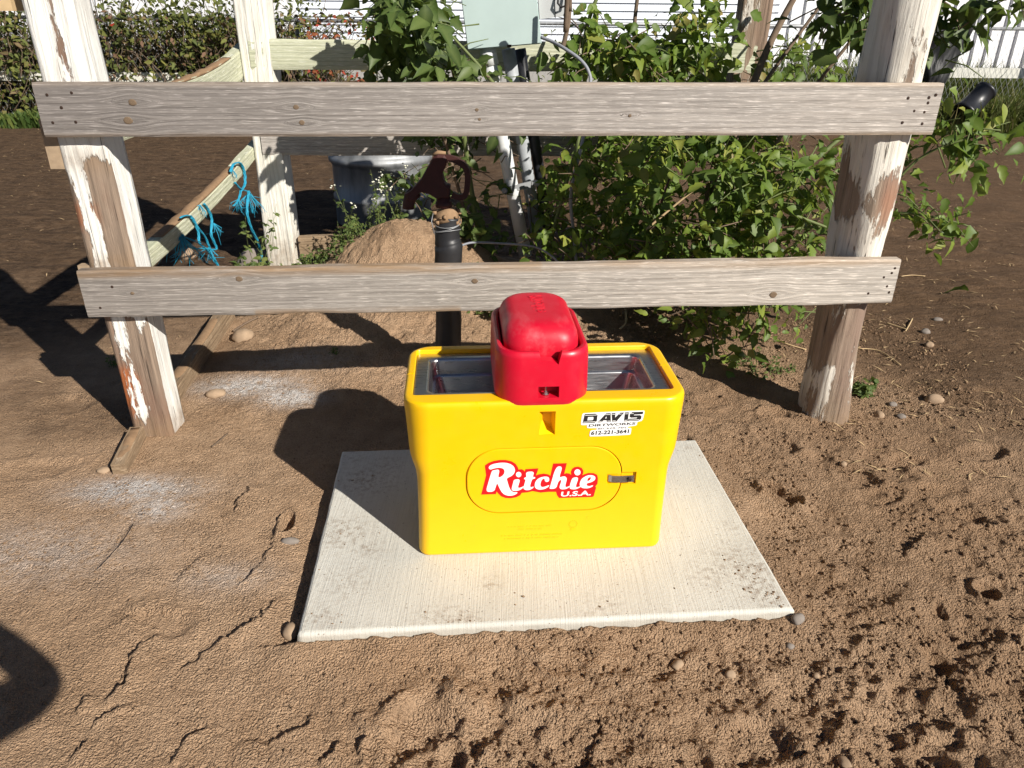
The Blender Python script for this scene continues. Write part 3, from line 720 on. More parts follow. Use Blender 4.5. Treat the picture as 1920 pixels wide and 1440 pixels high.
LH = [(972, 292), (1040, 290), (1004, 405), (1040, 390), (1070, 392), (1084, 415), (1064, 488), (1076, 500), (1112, 484), (1105, 501), (1070, 519), (1025, 521), (1008, 506), (1012, 480), (1030, 430), (1016, 425), (995, 445), (975, 513), (905, 517), (915, 490)]
LJ = [(1137, 402), (1203, 398), (1170, 488), (1181, 502), (1228, 484), (1215, 501), (1170, 521), (1120, 519), (1107, 502), (1117, 460)]
LE = [(1290, 378), (1340, 378), (1368, 395), (1365, 425), (1330, 448), (1280, 460), (1279, 480), (1302, 490), (1347, 477), (1340, 493), (1295, 511), (1240, 509), (1212, 490), (1210, 455), (1232, 410)]
LEH = [(1284, 441), (1291, 411), (1315, 396), (1325, 403), (1314, 427)]
circ = lambda cx_, cy_, r: [(cx_+r*math.cos(k*math.pi/10), cy_+r*math.sin(k*math.pi/10)) for k in range(20)]
lb_ = flat(fill2d([RED], None), pixA, -.0026, 'logo_backing', MAT['logo_red'], panel)
glyphs = [chaikin(g, 2) for g in (LR, LI, LT, LC, LH, LJ)]
GM = [fill2d([g], None) for g in glyphs]+[fill2d([chaikin(LE), chaikin(LEH)], None), fill2d([circ(600, 372, 27)], None), fill2d([circ(1188, 350, 31)], None)]
GM.append(text2d('U.S.A.', (1020, 591), (1322, 577), 47, .25, .028))
def join_me(ms):
    bm = bmesh.new()
    for q in ms: bm.from_mesh(q)
    r = bpy.data.meshes.new('j'); bm.to_mesh(r); bm.free(); return r
flat(join_me(GM), pixA, -.0034, 'logo_lettering', MAT['logo_white'], panel)
# dealer sticker
pixB = lambda a, b_: (1070+a/12., 750+b_/12.)
BACK = [(300, 290), (1640, 230), (1670, 250), (1625, 440), (1590, 475), (1500, 490), (1490, 560), (1460, 578), (1290, 600), (1285, 628), (1350, 625), (1368, 642), (1350, 765), (1320, 785), (440, 825), (420, 800), (435, 710), (462, 682), (590, 668), (590, 632), (385, 637), (362, 612), (378, 562), (250, 567), (228, 545), (258, 320)]
stk = flat(fill2d([chaikin(BACK, 1)], None), pixB, -.0042, 'dealer_sticker', MAT['logo_white'], wat)
DB = [[[(320, 318), (560, 306), (606, 340), (590, 470), (545, 512), (268, 525)], [(392, 385), (505, 378), (520, 395), (512, 440), (490, 455), (375, 460)]],
      [[(610, 505), (800, 300), (900, 296), (905, 490), (815, 495), (812, 455), (735, 460), (700, 500)], [(770, 415), (812, 365), (812, 412)]],
      [[(925, 296), (1010, 290), (1000, 400), (1120, 285), (1205, 280), (1030, 484), (935, 488)]], [[(1225, 280), (1310, 276), (1285, 478), (1198, 482)]],
      [[(1390, 272), (1636, 262), (1622, 318), (1430, 328), (1422, 345), (1560, 340), (1596, 365), (1585, 425), (1530, 466), (1292, 477), (1305, 422), (1490, 412), (1500, 392), (1360, 398), (1328, 375), (1340, 310)]]]
DW = [[(a, 343-(a-320)*.041), (b, 343-(b-320)*.041), (b-3, 354-(b-320)*.041), (a-3, 354-(a-320)*.041)] for a, b in ((328, 590), (775, 890), (935, 1000), (1080, 1150), (1228, 1295), (1345, 1420))]+[[(a, 494-(a-280)*.045), (b, 494-(b-280)*.045), (b-3, 506-(b-280)*.045), (a-3, 506-(a-280)*.045)] for a, b in ((284, 560), (640, 700), (825, 895), (945, 1015), (1210, 1278), (1310, 1545))]
dk = [fill2d(p, None) for p in DB]+[text2d('DIRTWORKS', (402, 603), (1452, 553), 56, .35, .02), text2d('BECKER, MN', (610, 666), (1240, 640), 40, .3, .0), text2d('612-221-3641', (455, 785), (1305, 742), 84, .22, .03)]
flat(join_me(dk), pixB, -.0048, 'sticker_lettering', MAT['ink'], stk)
flat(join_me([fill2d([p], None) for p in DW]), pixB, -.0053, 'sticker_letter_stripes', MAT['logo_white'], stk)
# faint raised moulding marks low on the front
em = MB(); r_ = random.Random(3)
for zz, x0, x1 in ((.098, -.10, .03), (.088, -.07, .0), (.066, -.12, .06), (.055, -.11, .05)):
    x = x0
    while x < x1:
        l = r_.uniform(.0025, .006); em.box((x+l/2, .0, zz), (l, .0016, .004)); x += l+r_.choice((.0015, .0015, .006))
for k in range(14):
    a = k*2*math.pi/14; em.box((.093+.012*math.cos(a), 0, .100+.012*math.sin(a)), (.003, .0016, .003))
em.box((.093, 0, .083), (.016, .0016, .003)); em.box((.093, 0, .078), (.012, .0016, .003)); em.box((.135, 0, .122), (.006, .0016, .007))
put('moulded_marks', toW(em.mesh()), MAT['yellow'], wat)['kind'] = 'stuff'
# steel trough
tr = [(-.3605, .3645, .0535, .3565, .010, .500), (-.327, .331, .083, .327, .024, .5005), (-.321, .325, .089, .321, .026, .4985), (-.317, .321, .093, .317, .026, .492), (-.312, .316, .098, .312, .024, .452), (-.306, .310, .104, .306, .022, .449), (-.302, .306, .108, .302, .02, .446),
      (-.290, .294, .118, .292, .02, .395), (-.284, .288, .124, .286, .018, .390), (-.26, .264, .150, .26, .012, .388)]
m = MB(); m.rings([densify(rrect(a, b_, c, d, r, z), 6) for a, b_, c, d, r, z in tr], False)
m.f.append(tuple(range(len(m.v)-len(m.v)//len(tr), len(m.v))))
wn(put('trough', toW(m.mesh()), MAT['steel'], wat), 50)
for x, y in ((-.23, .2), (.19, .19), (.25, .17)):
    m = MB().rings([[Vector((x+r*math.cos(a*math.pi/4), y+r*math.sin(a*math.pi/4), z)) for a in range(8)] for r, z in ((.005, .388), (.004, .391))], True)
    put('rivet', toW(recalc(m.mesh())), MAT['nail'], wat)
# red valve cover
cv = [(.488, .122, .008, .360, .066), (.497, .126, .000, .366, .07), (.505, .128, -.006, .371, .072), (.52, .129, -.008, .373, .072), (.60, .1275, -.007, .372, .070), (.640, .1265, -.005, .370, .069), (.650, .1245, -.002, .368, .067), (.6555, .120, .004, .363, .063), (.656, .114, .012, .356, .059), (.652, .108, .020, .349, .054), (.640, .1055, .024, .346, .052), (.585, .104, .026, .344, .05)]
m = MB(); m.rings([densify([p+Vector((-.008, 0, 0)) for p in rrect(-h, h, y0, y1, r, z)], 4) for z, h, y0, y1, r in cv], True)
cover = recalc(m.mesh('cover'))
vn_ = MB(); a_ = [(-.024, .668), (.044, .668), (.034, .640), (.030, .622), (.012, .632), (-.016, .634)]
pkt = MB().box((.006, .008, .5425), (.056, .04, .033))
cover = cut(cover, [prism2(a_, -.03, .03), pkt.mesh()])
cover = put('valve_cover', toW(cover), MAT['red'], wat); wn(cover, 32)
b = MB(); b.rings([[Vector((.0+r*math.cos(a*math.pi/5), .012+r*math.sin(a*math.pi/5), z)) for a in range(10)] for r, z in ((.010, .527), (.010, .530), (.006, .530), (.006, .535), (.003, .5355), (.003, .557))], True)
put('bolt', toW(recalc(b.mesh())), MAT['steel'], cover)
dm = [(.60, .1025, .030, .341, .056), (.650, .1025, .030, .341, .056), (.666, .1018, .031, .340, .056), (.681, .0990, .036, .338, .057), (.693, .094, .044, .334, .058), (.702, .0865, .055, .329, .058), (.7085, .076, .069, .322, .055), (.7115, .064, .085, .314, .05), (.7127, .046, .106, .302, .04), (.713, .02, .13, .28, .018)]
m = MB(); m.rings([densify([p+Vector((-.009, 0, 0)) for p in rrect(-h, h, y0, y1, r, z)], 4) for z, h, y0, y1, r in dm], True)
lid = put('cover_lid', toW(recalc(m.mesh('lid'))), MAT['red2'], wat); wn(lid, 60)
tm = text2d('Ritchie', (0, 0), (100, 0), 30, .2, .0)
bm = bmesh.new(); bm.from_mesh(tm)
ex = bmesh.ops.extrude_face_region(bm, geom=bm.faces[:]); up_ = [g for g in ex['geom'] if isinstance(g, bmesh.types.BMVert)]
for v_ in up_: v_.co.z += 1
for v_ in bm.verts:
    a, b_ = v_.co.x*1000, v_.co.y*1000
    v_.co = (.012-(b_/30)*.042, .285-(a/100)*.135, .7124+v_.co.z*.0022)
bm.to_mesh(tm); bm.free()
put('moulded_lettering', toW(recalc(tm)), MAT['red2'], lid)

# ------------------------------------------------------------------ boards with grain stored on the mesh
def board(a, b, t, hgt, n=120, m_=14, bow=0., edge=.002, knots=(), warm=None, seed=0., sag=None, zup=Vector((0, 0, 1)), ht=None):
    """board from a to b (centre of its front face), thickness t goes away from the front; returns a mesh in world space"""
    a, b = Vector(a), Vector(b); L = (b-a).length; ex_ = (b-a).normalized(); ny_ = ex_.cross(zup).normalized()*-1; ez_ = ny_.cross(ex_)*-1
    if ez_.dot(zup) < 0: ez_ = -ez_
    V_ = []; A_ = {k: [] for k in ('gx', 'gy', 'gz', 'knot', 'warm')}; F_ = []
    prof = [(q, 0.) for q in np.linspace(-.5, .5, m_)]+[(.5, 1.)]+[(q, 1.) for q in np.linspace(.5, -.5, 4)][1:]
    prof = [(q, d) for q, d in prof]; k_ = len(prof)
    for i in range(n):
        s_l = L*i/(n-1)
        h_ = hgt if ht is None else hgt*(1+(ht-1)*(i/(n-1)))
        for q, d in prof:
            zz = q*h_; e1 = edge*n3((s_l*3, q*1.5, seed), 1.7); cham = -.004 if abs(q) > .499 and d == 0 else 0
            yy = -(d*t)+.0018*n3((s_l*2, q*3, seed+4), 2)+cham
            zz += (e1 if abs(q) > .45 else 0)+bow*math.sin(math.pi*i/(n-1))+(sag(i/(n-1)) if sag else 0)
            V_.append(a+ex_*s_l+ez_*zz+ny_*(-yy))
            gxv, gyv, kn = s_l, q*h_, 0.
            for kx, kz, kr in knots:
                dx, dz = s_l-kx, q*h_-kz; d2 = math.hypot(dx*.75, dz)
                pull = kr*2.6*math.exp(-(dx/(kr*4.5))**2)
                gyv += math.copysign(1, dz)*-pull*math.exp(-abs(dz)/(kr*2.2))*.8
            A_['gx'].append(gxv+seed*3.1); A_['gy'].append(gyv+seed*.37); A_['gz'].append(d*t); A_['knot'].append(0.)
            A_['warm'].append(warm(s_l/L, q) if warm else 0.)
    for i in range(n-1):
        for j in range(k_):
            j2 = (j+1) % k_; F_.append((i*k_+j, (i+1)*k_+j, (i+1)*k_+j2, i*k_+j2))
    me_ = bpy.data.meshes.new('board'); me_.from_pydata(V_, [], F_+[tuple(range(k_)), tuple((n-1)*k_+j for j in reversed(range(k_)))]); me_.update()
    for kk, vv in A_.items():
        at = me_.attributes.new(kk, 'FLOAT', 'POINT'); at.data.foreach_set('value', np.array(vv, np.float32))
    recalc(me_)
    fr = (a, ex_, ny_, ez_)
    return me_, fr
def disc(c, ex_, ez_, ny_, rx, rz, proud=.001, n=12, seed=0):
    q = MB(); ring = lambda s, y: [c+ex_*(rx*s*math.cos(2*math.pi*k/n)*(1+.15*math.sin(3*k+seed)))+ez_*(rz*s*math.sin(2*math.pi*k/n))+ny_*(-y) for k in range(n)]
    q.rings([ring(1.15, -.0012), ring(1., proud*.6), ring(.7, proud), ring(.3, proud*.9)], True); return recalc(q.mesh())
MAT['knot'] = (lambda k: (k.color(k.mix(k.ramp(k.wave(k.map(src='Generated'), 7, 2, 2), [(.3, 0.), (.7, 1.)]), (.075, .05, .032), (.25, .18, .118))), k.m)[1])(NM('knot', .8, .2))

# fence plane
FA, FB = Vector((-1.40, 2.542, 0)), Vector((1.331, 2.707, 0))
FT = (FB-FA).normalized(); FN = Vector((-FT.y, FT.x, 0))           # FN points away from the camera
RA = FA-FN*.04
def onrail(u, v): return Vp(u, v, RA, FN)
def front_board(name, lab, pl, pr_, h, mat, knots_px, nails_px, seed, warm=None, edge=.002, htr=None):
    a, b = (onrail(*pl[0])+onrail(*pl[1]))/2, (onrail(*pr_[0])+onrail(*pr_[1]))/2
    exq = (b-a).normalized()
    kn = []
    for u, v, r in knots_px:
        p = onrail(u, v); kn.append(((p-a).dot(exq), (p-(a+exq*(p-a).dot(exq))).z, r))
    root = thing(name, lab, 'fence rail', (a+b)/2-Vector((0, 0, h/2)))
    me_, fr = board(a, b, .038, h, 260, 22, edge=edge, knots=kn, warm=warm, seed=seed, ht=htr)
    # make the front face look towards the camera
    put('plank', me_, mat, root, False)
    ny_ = -FN
    for i, (kx, kz, r) in enumerate(kn):
        put('knot', disc(a+exq*kx+Vector((0, 0, kz)), exq, Vector((0, 0, 1)), -ny_, r*.9, r*.75, .0015, seed=i), MAT['knot'], root, True)
    for u, v in nails_px:
        put('nail', disc(onrail(u, v), exq, Vector((0, 0, 1)), -ny_, .0048, .0048, .0012, 8), MAT['nail'], root, True)
    return root
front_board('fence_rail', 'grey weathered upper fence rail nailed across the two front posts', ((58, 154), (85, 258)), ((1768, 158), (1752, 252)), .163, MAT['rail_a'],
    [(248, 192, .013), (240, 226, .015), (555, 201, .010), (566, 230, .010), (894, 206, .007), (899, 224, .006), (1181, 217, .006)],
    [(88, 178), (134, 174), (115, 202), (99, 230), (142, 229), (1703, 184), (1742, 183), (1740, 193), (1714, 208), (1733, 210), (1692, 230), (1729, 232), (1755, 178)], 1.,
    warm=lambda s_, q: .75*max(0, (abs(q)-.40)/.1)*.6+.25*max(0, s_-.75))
front_board('fence_rail', 'paler lower fence rail with brown top edge just behind the red cover', ((148, 506), (160, 598)), ((1690, 486), (1672, 568)), .172, MAT['rail_b'],
    [(448, 523, .013), (248, 550, .007), (890, 527, .012), (1450, 553, .015)],
    [(210, 538), (188, 577), (1657, 520), (1672, 512), (1663, 537), (1628, 550), (1678, 503), (1667, 548)], 2.,
    warm=lambda s_, q: max(0, min(1, (q-.30)/.12))*(.95 if s_ < .55 else .5)+(.8*max(0, (-.36-q)/.1) if .2 < s_ < .45 else 0), edge=.005)

# ------------------------------------------------------------------ posts
def post(name, lab, base, shape, z0, z1, mat, seed, lean=(0, 0), rough=.006, attr=None, cat='fence post', group=None, step=.02):
    """shape: closed (x,y) outline around the base point"""
    o2 = []
    n_ = len(shape)
    for i in range(n_):
        p, q = shape[i], shape[(i+1) % n_]; k = max(1, int(math.hypot(q[0]-p[0], q[1]-p[1])/.014))
        for j in range(k): o2.append((p[0]+(q[0]-p[0])*j/k, p[1]+(q[1]-p[1])*j/k))
    zs = np.arange(z0, z1+step, step); V_ = []; at = {'bare': [], 'rust': [], 'soil': []}
    rs_ = []
    for z in zs:
        ring = []
        for x, y in o2:
            l = math.hypot(x, y); k = 1+(rough*n3((x*14, y*14, z*2.2), 1., seed)+rough*.6*n3((x*50, y*50, z*5), 1., seed+2)+rough*1.6*n3((0, 0, z*1.6), 1., seed+5))/max(l, .02)
            ring.append((base[0]+x*k+lean[0]*(z-base[2]), base[1]+y*k+lean[1]*(z-base[2]), z))
            d = attr(x, y, z-base[2]) if attr else (0, 0, 0)
            for kk, vv in zip(at, d): at[kk].append(vv)
        rs_.append(ring)
    q = MB(); q.rings(rs_, True); me_ = q.mesh(name)
    for kk, vv in at.items():
        a_ = me_.attributes.new(kk, 'FLOAT', 'POINT'); a_.data.foreach_set('value', np.array(vv, np.float32))
    o = put(name, me_, mat, None, True, top=True); tag(o, lab, cat, group)
    return o
c4, s4 = FT.x, FT.y
rotp = lambda pts: [(x*c4-y*s4, x*s4+y*c4) for x, y in pts]
def at_l(x, y, z):
    front = 1. if y < -.05 else 0.
    bare = front*(.55*ss(-.02, .02, x)*(1-ss(.40, .58, z))+.30*(1-ss(.5, .6, z))+.52*ss(-.02, .02, x)*ss(.55, .7, z)*(1-ss(1.0, 1.12, z))+.30*ss(.6, .7, z)*(1-ss(1.0, 1.12, z))+.62*np.exp(-((x-.012)/.022)**2)*ss(1.2, 1.3, z))+.4*(1-ss(.04, .12, z))+(.7*ss(-.045, -.07, x)*(1-ss(.9, 1.1, z)) if x < 0 else 0)-(0 if front else .3)
    rust = (1-ss(-.03, .01, x))*ss(.08, .14, z)*(1-ss(.26, .33, z))*front*1.3+.6*(1-ss(-.02, .02, x))*ss(.8, .85, z)*(1-ss(.9, .95, z))
    soil = (1-ss(.02, .14, z))*.75+.8*np.exp(-((z-.70)/.05)**2)*front+.55*np.exp(-((z-1.06)/.04)**2)*front
    return bare, rust, soil
post('fence_post', 'square post with peeling white paint and orange worn patches near its foot', (-1.402, 2.615, 0), rotp([(-.072, -.072), (.068, -.072), (.072, -.06), (.072, .07), (-.07, .07)]), -.05, 2.02, MAT['peel_l'], 1., (-.012, .0), .005, at_l)
def at_r(x, y, z):
    front = ss(-.02, .02, x+.3*(-y-.05))
    nn = n3((x*5, y*5, z*2.5), 1., 12)
    bare = .62*np.exp(-((z-.50)/.16)**2)+.50*np.exp(-((z-.30)/.12)**2)+.55*np.exp(-((z-.92)/.12)**2)+.40*(1-ss(.05, .25, z))+.42*nn+.14-.06*(1-front)
    rust = .38*np.exp(-((z-.90)/.10)**2)*ss(.0, .03, x)
    soil = (1-ss(.0, .18, z))*.6+.55*np.exp(-((z-.62)/.06)**2)*np.exp(-((x-.0)/.03)**2)+.5*np.exp(-((z-1.28)/.04)**2)*(1-ss(-.03, .0, x))
    return bare, rust, soil
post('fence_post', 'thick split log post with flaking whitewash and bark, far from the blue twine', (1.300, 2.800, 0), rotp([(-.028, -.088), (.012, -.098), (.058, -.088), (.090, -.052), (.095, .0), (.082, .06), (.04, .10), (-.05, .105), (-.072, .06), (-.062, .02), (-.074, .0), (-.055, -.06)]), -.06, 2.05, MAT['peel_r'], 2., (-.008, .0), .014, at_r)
post('fence_post', 'white painted corner post behind the upper rail, with blue twine beside it', (-1.470, 4.70, 0), [(-.088, -.068), (.082, -.072), (.088, .07), (-.085, .075)], -.05, 2.3, MAT['peel_m'], 3., (.004, .0), .006, lambda x, y, z: (.5*(1-ss(.0, .25, z-.1))-.1, 0, (1-ss(.15, .33, z))*.7))
post('fence_post', 'post among the green stems behind the upper rail, coloured dark brown for shade', (1.33, 4.80, 0), [(-.085, -.08), (.08, -.085), (.085, .08), (-.08, .08)], -.05, 2.3, MAT['peel_r'], 5., (.02, 0), .008, lambda x, y, z: (.75, 0, .35))  # high bare and soil values all over: shade painted as darker wood

# side rails of the pen (left) and back rails
def rail_thing(lab, a, b, t, h, mat, seed, sag=None, ht=None, extra=None, n=90, edge=.006):
    a, b = Vector(a), Vector(b)
    root = thing('fence_rail', lab, 'fence rail', (a+b)/2-Vector((0, 0, h/2)))
    me_, fr = board(a, b, t, h, n, 10, edge=edge, seed=seed, sag=sag, ht=ht)
    put('plank', me_, mat, root)
    return root, fr
def sand_on(root, pts, wdt, hgt, seed, name='sand_cap'):
    q = MB(); rs_ = []
    for i, p in enumerate(pts):
        p = Vector(p); t_ = (Vector(pts[min(i+1, len(pts)-1)])-Vector(pts[max(i-1, 0)])).normalized(); sx = t_.cross(Vector((0, 0, 1))).normalized()
        e = math.sin(math.pi*i/(len(pts)-1))**.5
        rs_.append([p+sx*(wdt*c)+Vector((0, 0, (hgt*e*(.5+.9*n3((i*.4, c*3, seed), 1.))*k if k else -.003))) for c, k in ((-.5, 0), (-.35, .7), (0, 1.), (.35, .8), (.5, 0))])
    q.rings(rs_, True, True); return put(name, recalc(q.mesh()), MAT['dirt'], root, True)
SRA, SRB = (-1.476, 2.570), (-1.562, 4.80)
srx = lambda y: SRA[0]+(SRB[0]-SRA[0])*(y-2.515)/2.285-.026
r1, _ = rail_thing('upper side rail running back from the front post to the white corner post', (*SRA, 1.108), (*SRB, 1.268), .052, .152, MAT['greenwood'], 3., sag=lambda s_: -.10*math.sin(math.pi*s_)*s_)
put('end_block', MB().box((SRA[0]-.028, 2.555, 1.108), (.058, .03, .156)).mesh(), MAT['stump'], r1)
sand_on(r1, [(srx(y), y, 1.108+(y-2.515)/2.285*.160+.0745-.10*math.sin(math.pi*(y-2.515)/2.285)*(y-2.515)/2.285) for y in np.arange(3.5, 4.5, .04)], .055, .018, 2)
pts = lambda s_: 0
r2, _ = rail_thing('lower side rail tied with blue twine, sloping in view beside the corner post', (*SRA, .572), (*SRB, .762), .05, .080, MAT['greenwood'], 4., sag=lambda s_: -.035*math.sin(math.pi*s_), ht=.95)
put('end_block', MB().box((SRA[0]-.026, 2.555, .612), (.05, .03, .175)).mesh(), MAT['stump'], r2)
sand_on(r2, [(srx(y), y, .572+(y-2.515)/2.285*.190-.035*math.sin(math.pi*(y-2.515)/2.285)+.039) for y in np.arange(3.15, 4.3, .04)], .052, .018, 5)
rail_thing('pale greenish upper back rail between the white corner post and the leaves', (-1.50, 4.625, 1.288), (1.42, 4.72, 1.288), .04, .158, MAT['greenwood'], 6., n=150)
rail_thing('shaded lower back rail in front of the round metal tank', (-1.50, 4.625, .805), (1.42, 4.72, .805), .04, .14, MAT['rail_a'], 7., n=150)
# bark-edged stub blocks at the near ends of the side rails are the rail ends; an offcut is nailed higher up
q = MB(); q.box(P(4, -10, 2.62), (.09, .12, .09), Matrix.Rotation(R(8), 3, 'Z'))
tag(q.build('wood_offcut', MAT['straw'], None, False, True), 'short brown wood block at the top left corner beside the post', 'wood block')

# edging planks on the ground
def ground_plank(lab, a, b, wdt, h, seed, tilt=0.):
    a, b = Vector(a), Vector(b)
    root = thing('edging_plank', lab, 'plank', (a+b)/2)
    me_, fr = board(a, b, wdt, h, 60, 8, edge=.012, seed=seed)
    put('board', me_, MAT['oldwood'], root)
    return root, (a, b)
gp, _ = ground_plank('old brown plank half buried in the sand behind the front left post', (-1.405, 2.72, .02), (-1.500, 3.80, .045), .055, .125, 11.)
sand_on(gp, [Vector((-1.527, 3.72, .104)).lerp(Vector((-1.436, 2.76, .08)), i/30) for i in range(31)], .05, .014, 8)
gp2, _ = ground_plank('short plank stub poking from the dirt left of the white post foot', (-1.385, 2.29, -.005), (-1.425, 2.535, .012), .05, .10, 12.)
sand_on(gp2, [Vector((-1.450, 2.52, .06)).lerp(Vector((-1.412, 2.31, .042)), i/10) for i in range(11)], .045, .012, 9)
ground_plank('weathered edging board lying behind the sand heap near the corner post', (-1.36, 4.66, .16), (-.35, 4.70, .19), .05, .13, 13.)

# ------------------------------------------------------------------ twine
def frays(q, p, n_, l, seed, r=.0016, down=1.):
    rr = random.Random(seed)
    for _ in range(n_):
        d = Vector((rr.uniform(-1, 1), rr.uniform(-.6, .6), -down*rr.uniform(.4, 1.4))).normalized()*l*rr.uniform(.5, 1.2)
        e = Vector((rr.uniform(-1, 1), rr.uniform(-1, 1), rr.uniform(-1, .4)))*l*.25
        q.tube([p, p+d*.5+e, p+d], [r, r, r*.5], 4)
def twine(lab, paths, fr):
    q = MB()
    for pi, (pth, r) in enumerate(paths):
        sp_ = smooth_path(pth, 6)
        for k in range(4):
            q.tube([p+Vector((math.cos(k*1.57+i*.55)*r*.55+.002*n3((i, k, pi), .7), math.sin(k*1.57+i*.55)*r*.55, .002*n3((i, k+4, pi), .7))) for i, p in enumerate(sp_)], r*.38, 5)
    for i, (p, n_, l) in enumerate(fr): frays(q, Vector(p), n_, l, i+3)
    return tag(q.build('twine', MAT['twine'], None, True, True), lab, 'twine')
T = lambda u, v, Y: Vp(u, v, (SRA[0]+.010, SRA[1], 0), (2.285, .086, 0))
twine('blue baling twine knotted high on the side rail with a long hanging end', [([T(432, 322, 4.22), T(438, 308, 4.17), T(450, 306, 4.13), T(458, 322, 4.12), T(459, 345, 4.14), T(452, 358, 4.14)], .0095),
    ([T(440, 342, 4.14), T(452, 355, 4.13), T(462, 358, 4.13)], .008), ([T(466, 360, 4.12), T(463, 395, 4.10), T(470, 425, 4.06), T(482, 450, 4.02), T(490, 475, 4.0), T(488, 500, 3.98), T(486, 520, 3.96)], .009),
    ([T(452, 356, 4.13), T(447, 375, 4.12), T(438, 386, 4.11)], .008), ([T(466, 358, 4.12), T(475, 372, 4.1), T(484, 386, 4.1)], .007), ([T(464, 358, 4.11), T(468, 378, 4.09), T(474, 400, 4.09)], .006)], [(T(466, 362, 4.11), 26, .13), (T(446, 374, 4.12), 14, .09), (T(436, 318, 4.2), 8, .05)])
twine('blue baling twine looped in two slack bights low on the side rail', [([T(382, 382, 3.62), T(390, 392, 3.58), T(397, 412, 3.56), T(396, 440, 3.55), T(405, 462, 3.54), T(403, 468, 3.53), T(380, 466, 3.52), T(364, 466, 3.5), T(350, 456, 3.5), T(342, 440, 3.5)], .0075),
    ([T(338, 408, 3.5), T(350, 404, 3.44), T(362, 410, 3.42), T(372, 436, 3.42), T(374, 456, 3.43), T(388, 468, 3.44), T(402, 486, 3.44), T(412, 505, 3.44)], .0075), ([T(358, 408, 3.43), T(370, 425, 3.42), T(385, 445, 3.42), T(392, 462, 3.43), T(402, 490, 3.43)], .006)],
    [(T(340, 442, 3.5), 30, .14), (T(392, 464, 3.5), 16, .10), (T(375, 384, 3.62), 8, .06), (T(400, 418, 3.55), 6, .10)])

# ------------------------------------------------------------------ electrical enclosure and conduits
def quadbox(q, corners, depth):
    """box from a front quad given in world space, extruded away along +Y"""
    vs = [Vector(c) for c in corners]+[Vector(c)+Vector((0, depth, 0)) for c in corners]
    q.add(vs, [(0, 1, 2, 3), (7, 6, 5, 4), (0, 4, 5, 1), (1, 5, 6, 2), (2, 6, 7, 3), (3, 7, 4, 0)]); return q
EY = 4.22
el = thing('electrical_box', 'pale grey-green electrical enclosure tilted on two conduits above the upper rail', 'electrical box', (-.05, EY, 1.2))
dirv = (P(877, 94, EY)-P(865, 0, EY)).normalized()
tl, tr_, br_, bl_ = P(865, 0, EY)-dirv*.34, P(1005, 0, EY)-dirv*.34, P(1016, 82, EY), P(877, 94, EY)
me_ = recalc(quadbox(MB(), [bl_, br_, tr_, tl], .16).mesh()); bm = bmesh.new(); bm.from_mesh(me_); bmesh.ops.bevel(bm, geom=bm.edges[:], offset=.004, segments=2, affect='EDGES'); bm.to_mesh(me_); bm.free()
put('enclosure', me_, MAT['box_grey'], el, False)
ins = lambda a, b, k: a+(b-a)*k
cc_ = (tl+tr_+br_+bl_)/4
dq = [ins(c, cc_, .02)+Vector((0, -.006, 0)) for c in (bl_, br_, tr_, tl)]
put('cover', recalc(quadbox(MB(), dq, .0055).mesh()), MAT['box_grey'], el)
put('hasp', MB().box(P(955, 86, EY-.008), (.022, .01, .012)).mesh(), MAT['nail'], el)
me2 = thing('meter_box', 'small grey meter box with a rounded hasp right of the electrical enclosure', 'meter box', (.2, EY+.06, 1.3))
mq = [P(1012, 36, EY+.05), P(1062, 30, EY+.05), P(1058, -60, EY+.05), P(1005, -60, EY+.05)]
put('case', recalc(quadbox(MB(), mq, .12).mesh()), MAT['meter_grey'], me2)
put('seam', recalc(quadbox(MB(), [P(1041, 34, EY+.046), P(1042, 34, EY+.046), P(1038, -60, EY+.046), P(1037, -60, EY+.046)], .003).mesh()), MAT['ink'], me2)
put('hasp', MB().tube([P(1048, -12, EY+.03), P(1046, 6, EY+.02), P(1052, 14, EY+.02), P(1062, 10, EY+.02), P(1062, -12, EY+.03)], .006, 6).mesh(), MAT['ink'], me2, True)
cd = thing('conduit', 'white conduit pipe rising from the sand to the electrical enclosure', 'conduit', (0, 4.3, .3))
put('pipe', MB().tube([P(985, 480, 4.33), P(950, 300, 4.31), P(930, 190, 4.30), P(917, 108, 4.29)], .038, 16).mesh(), MAT['pvc'], cd, True)
put('coupling', MB().tube([P(920, 122, 4.29), P(914, 90, 4.288)], .043, 16).mesh(), MAT['pvc'], cd, True)
cd2 = thing('conduit', 'scraped grey conduit pipe standing in shade right of the white one', 'conduit', (.15, 4.4, .3))
put('pipe', MB().tube([P(1012, 470, 4.46), P(985, 300, 4.43), P(968, 190, 4.42), P(953, 92, 4.41)], .036, 16).mesh(), MAT['pvc_grey'], cd2, True)
put('pipe', MB().tube([P(1034, 470, 4.52), P(1008, 300, 4.5), P(990, 190, 4.49), P(975, 92, 4.48)], .032, 12).mesh(), MAT['black_plastic'], cd2, True)
stp = thing('pipe_clamp', 'small galvanised strap clamping the two conduits together', 'clamp', P(975, 350, 4.25))
c0, c1 = P(946, 357, 4.255), P(1006, 343, 4.36)
put('strap', MB().box((c0+c1)/2, ((c1-c0).length, .012, .034), Matrix.Rotation(math.atan2(c1.y-c0.y, c1.x-c0.x), 3, 'Z') @ Matrix.Rotation(-math.atan2(c1.z-c0.z, .2), 3, 'Y')).mesh(), MAT['wire'], stp)
for p in (c0, c1): put('bolt', recalc(MB().rings([[p+Vector((r*math.cos(a*math.pi/4), y, r*math.sin(a*math.pi/4))) for a in range(8)] for y, r in ((0, .018), (-.02, .018), (-.024, .012))], True).mesh()), MAT['galv'], stp, False)
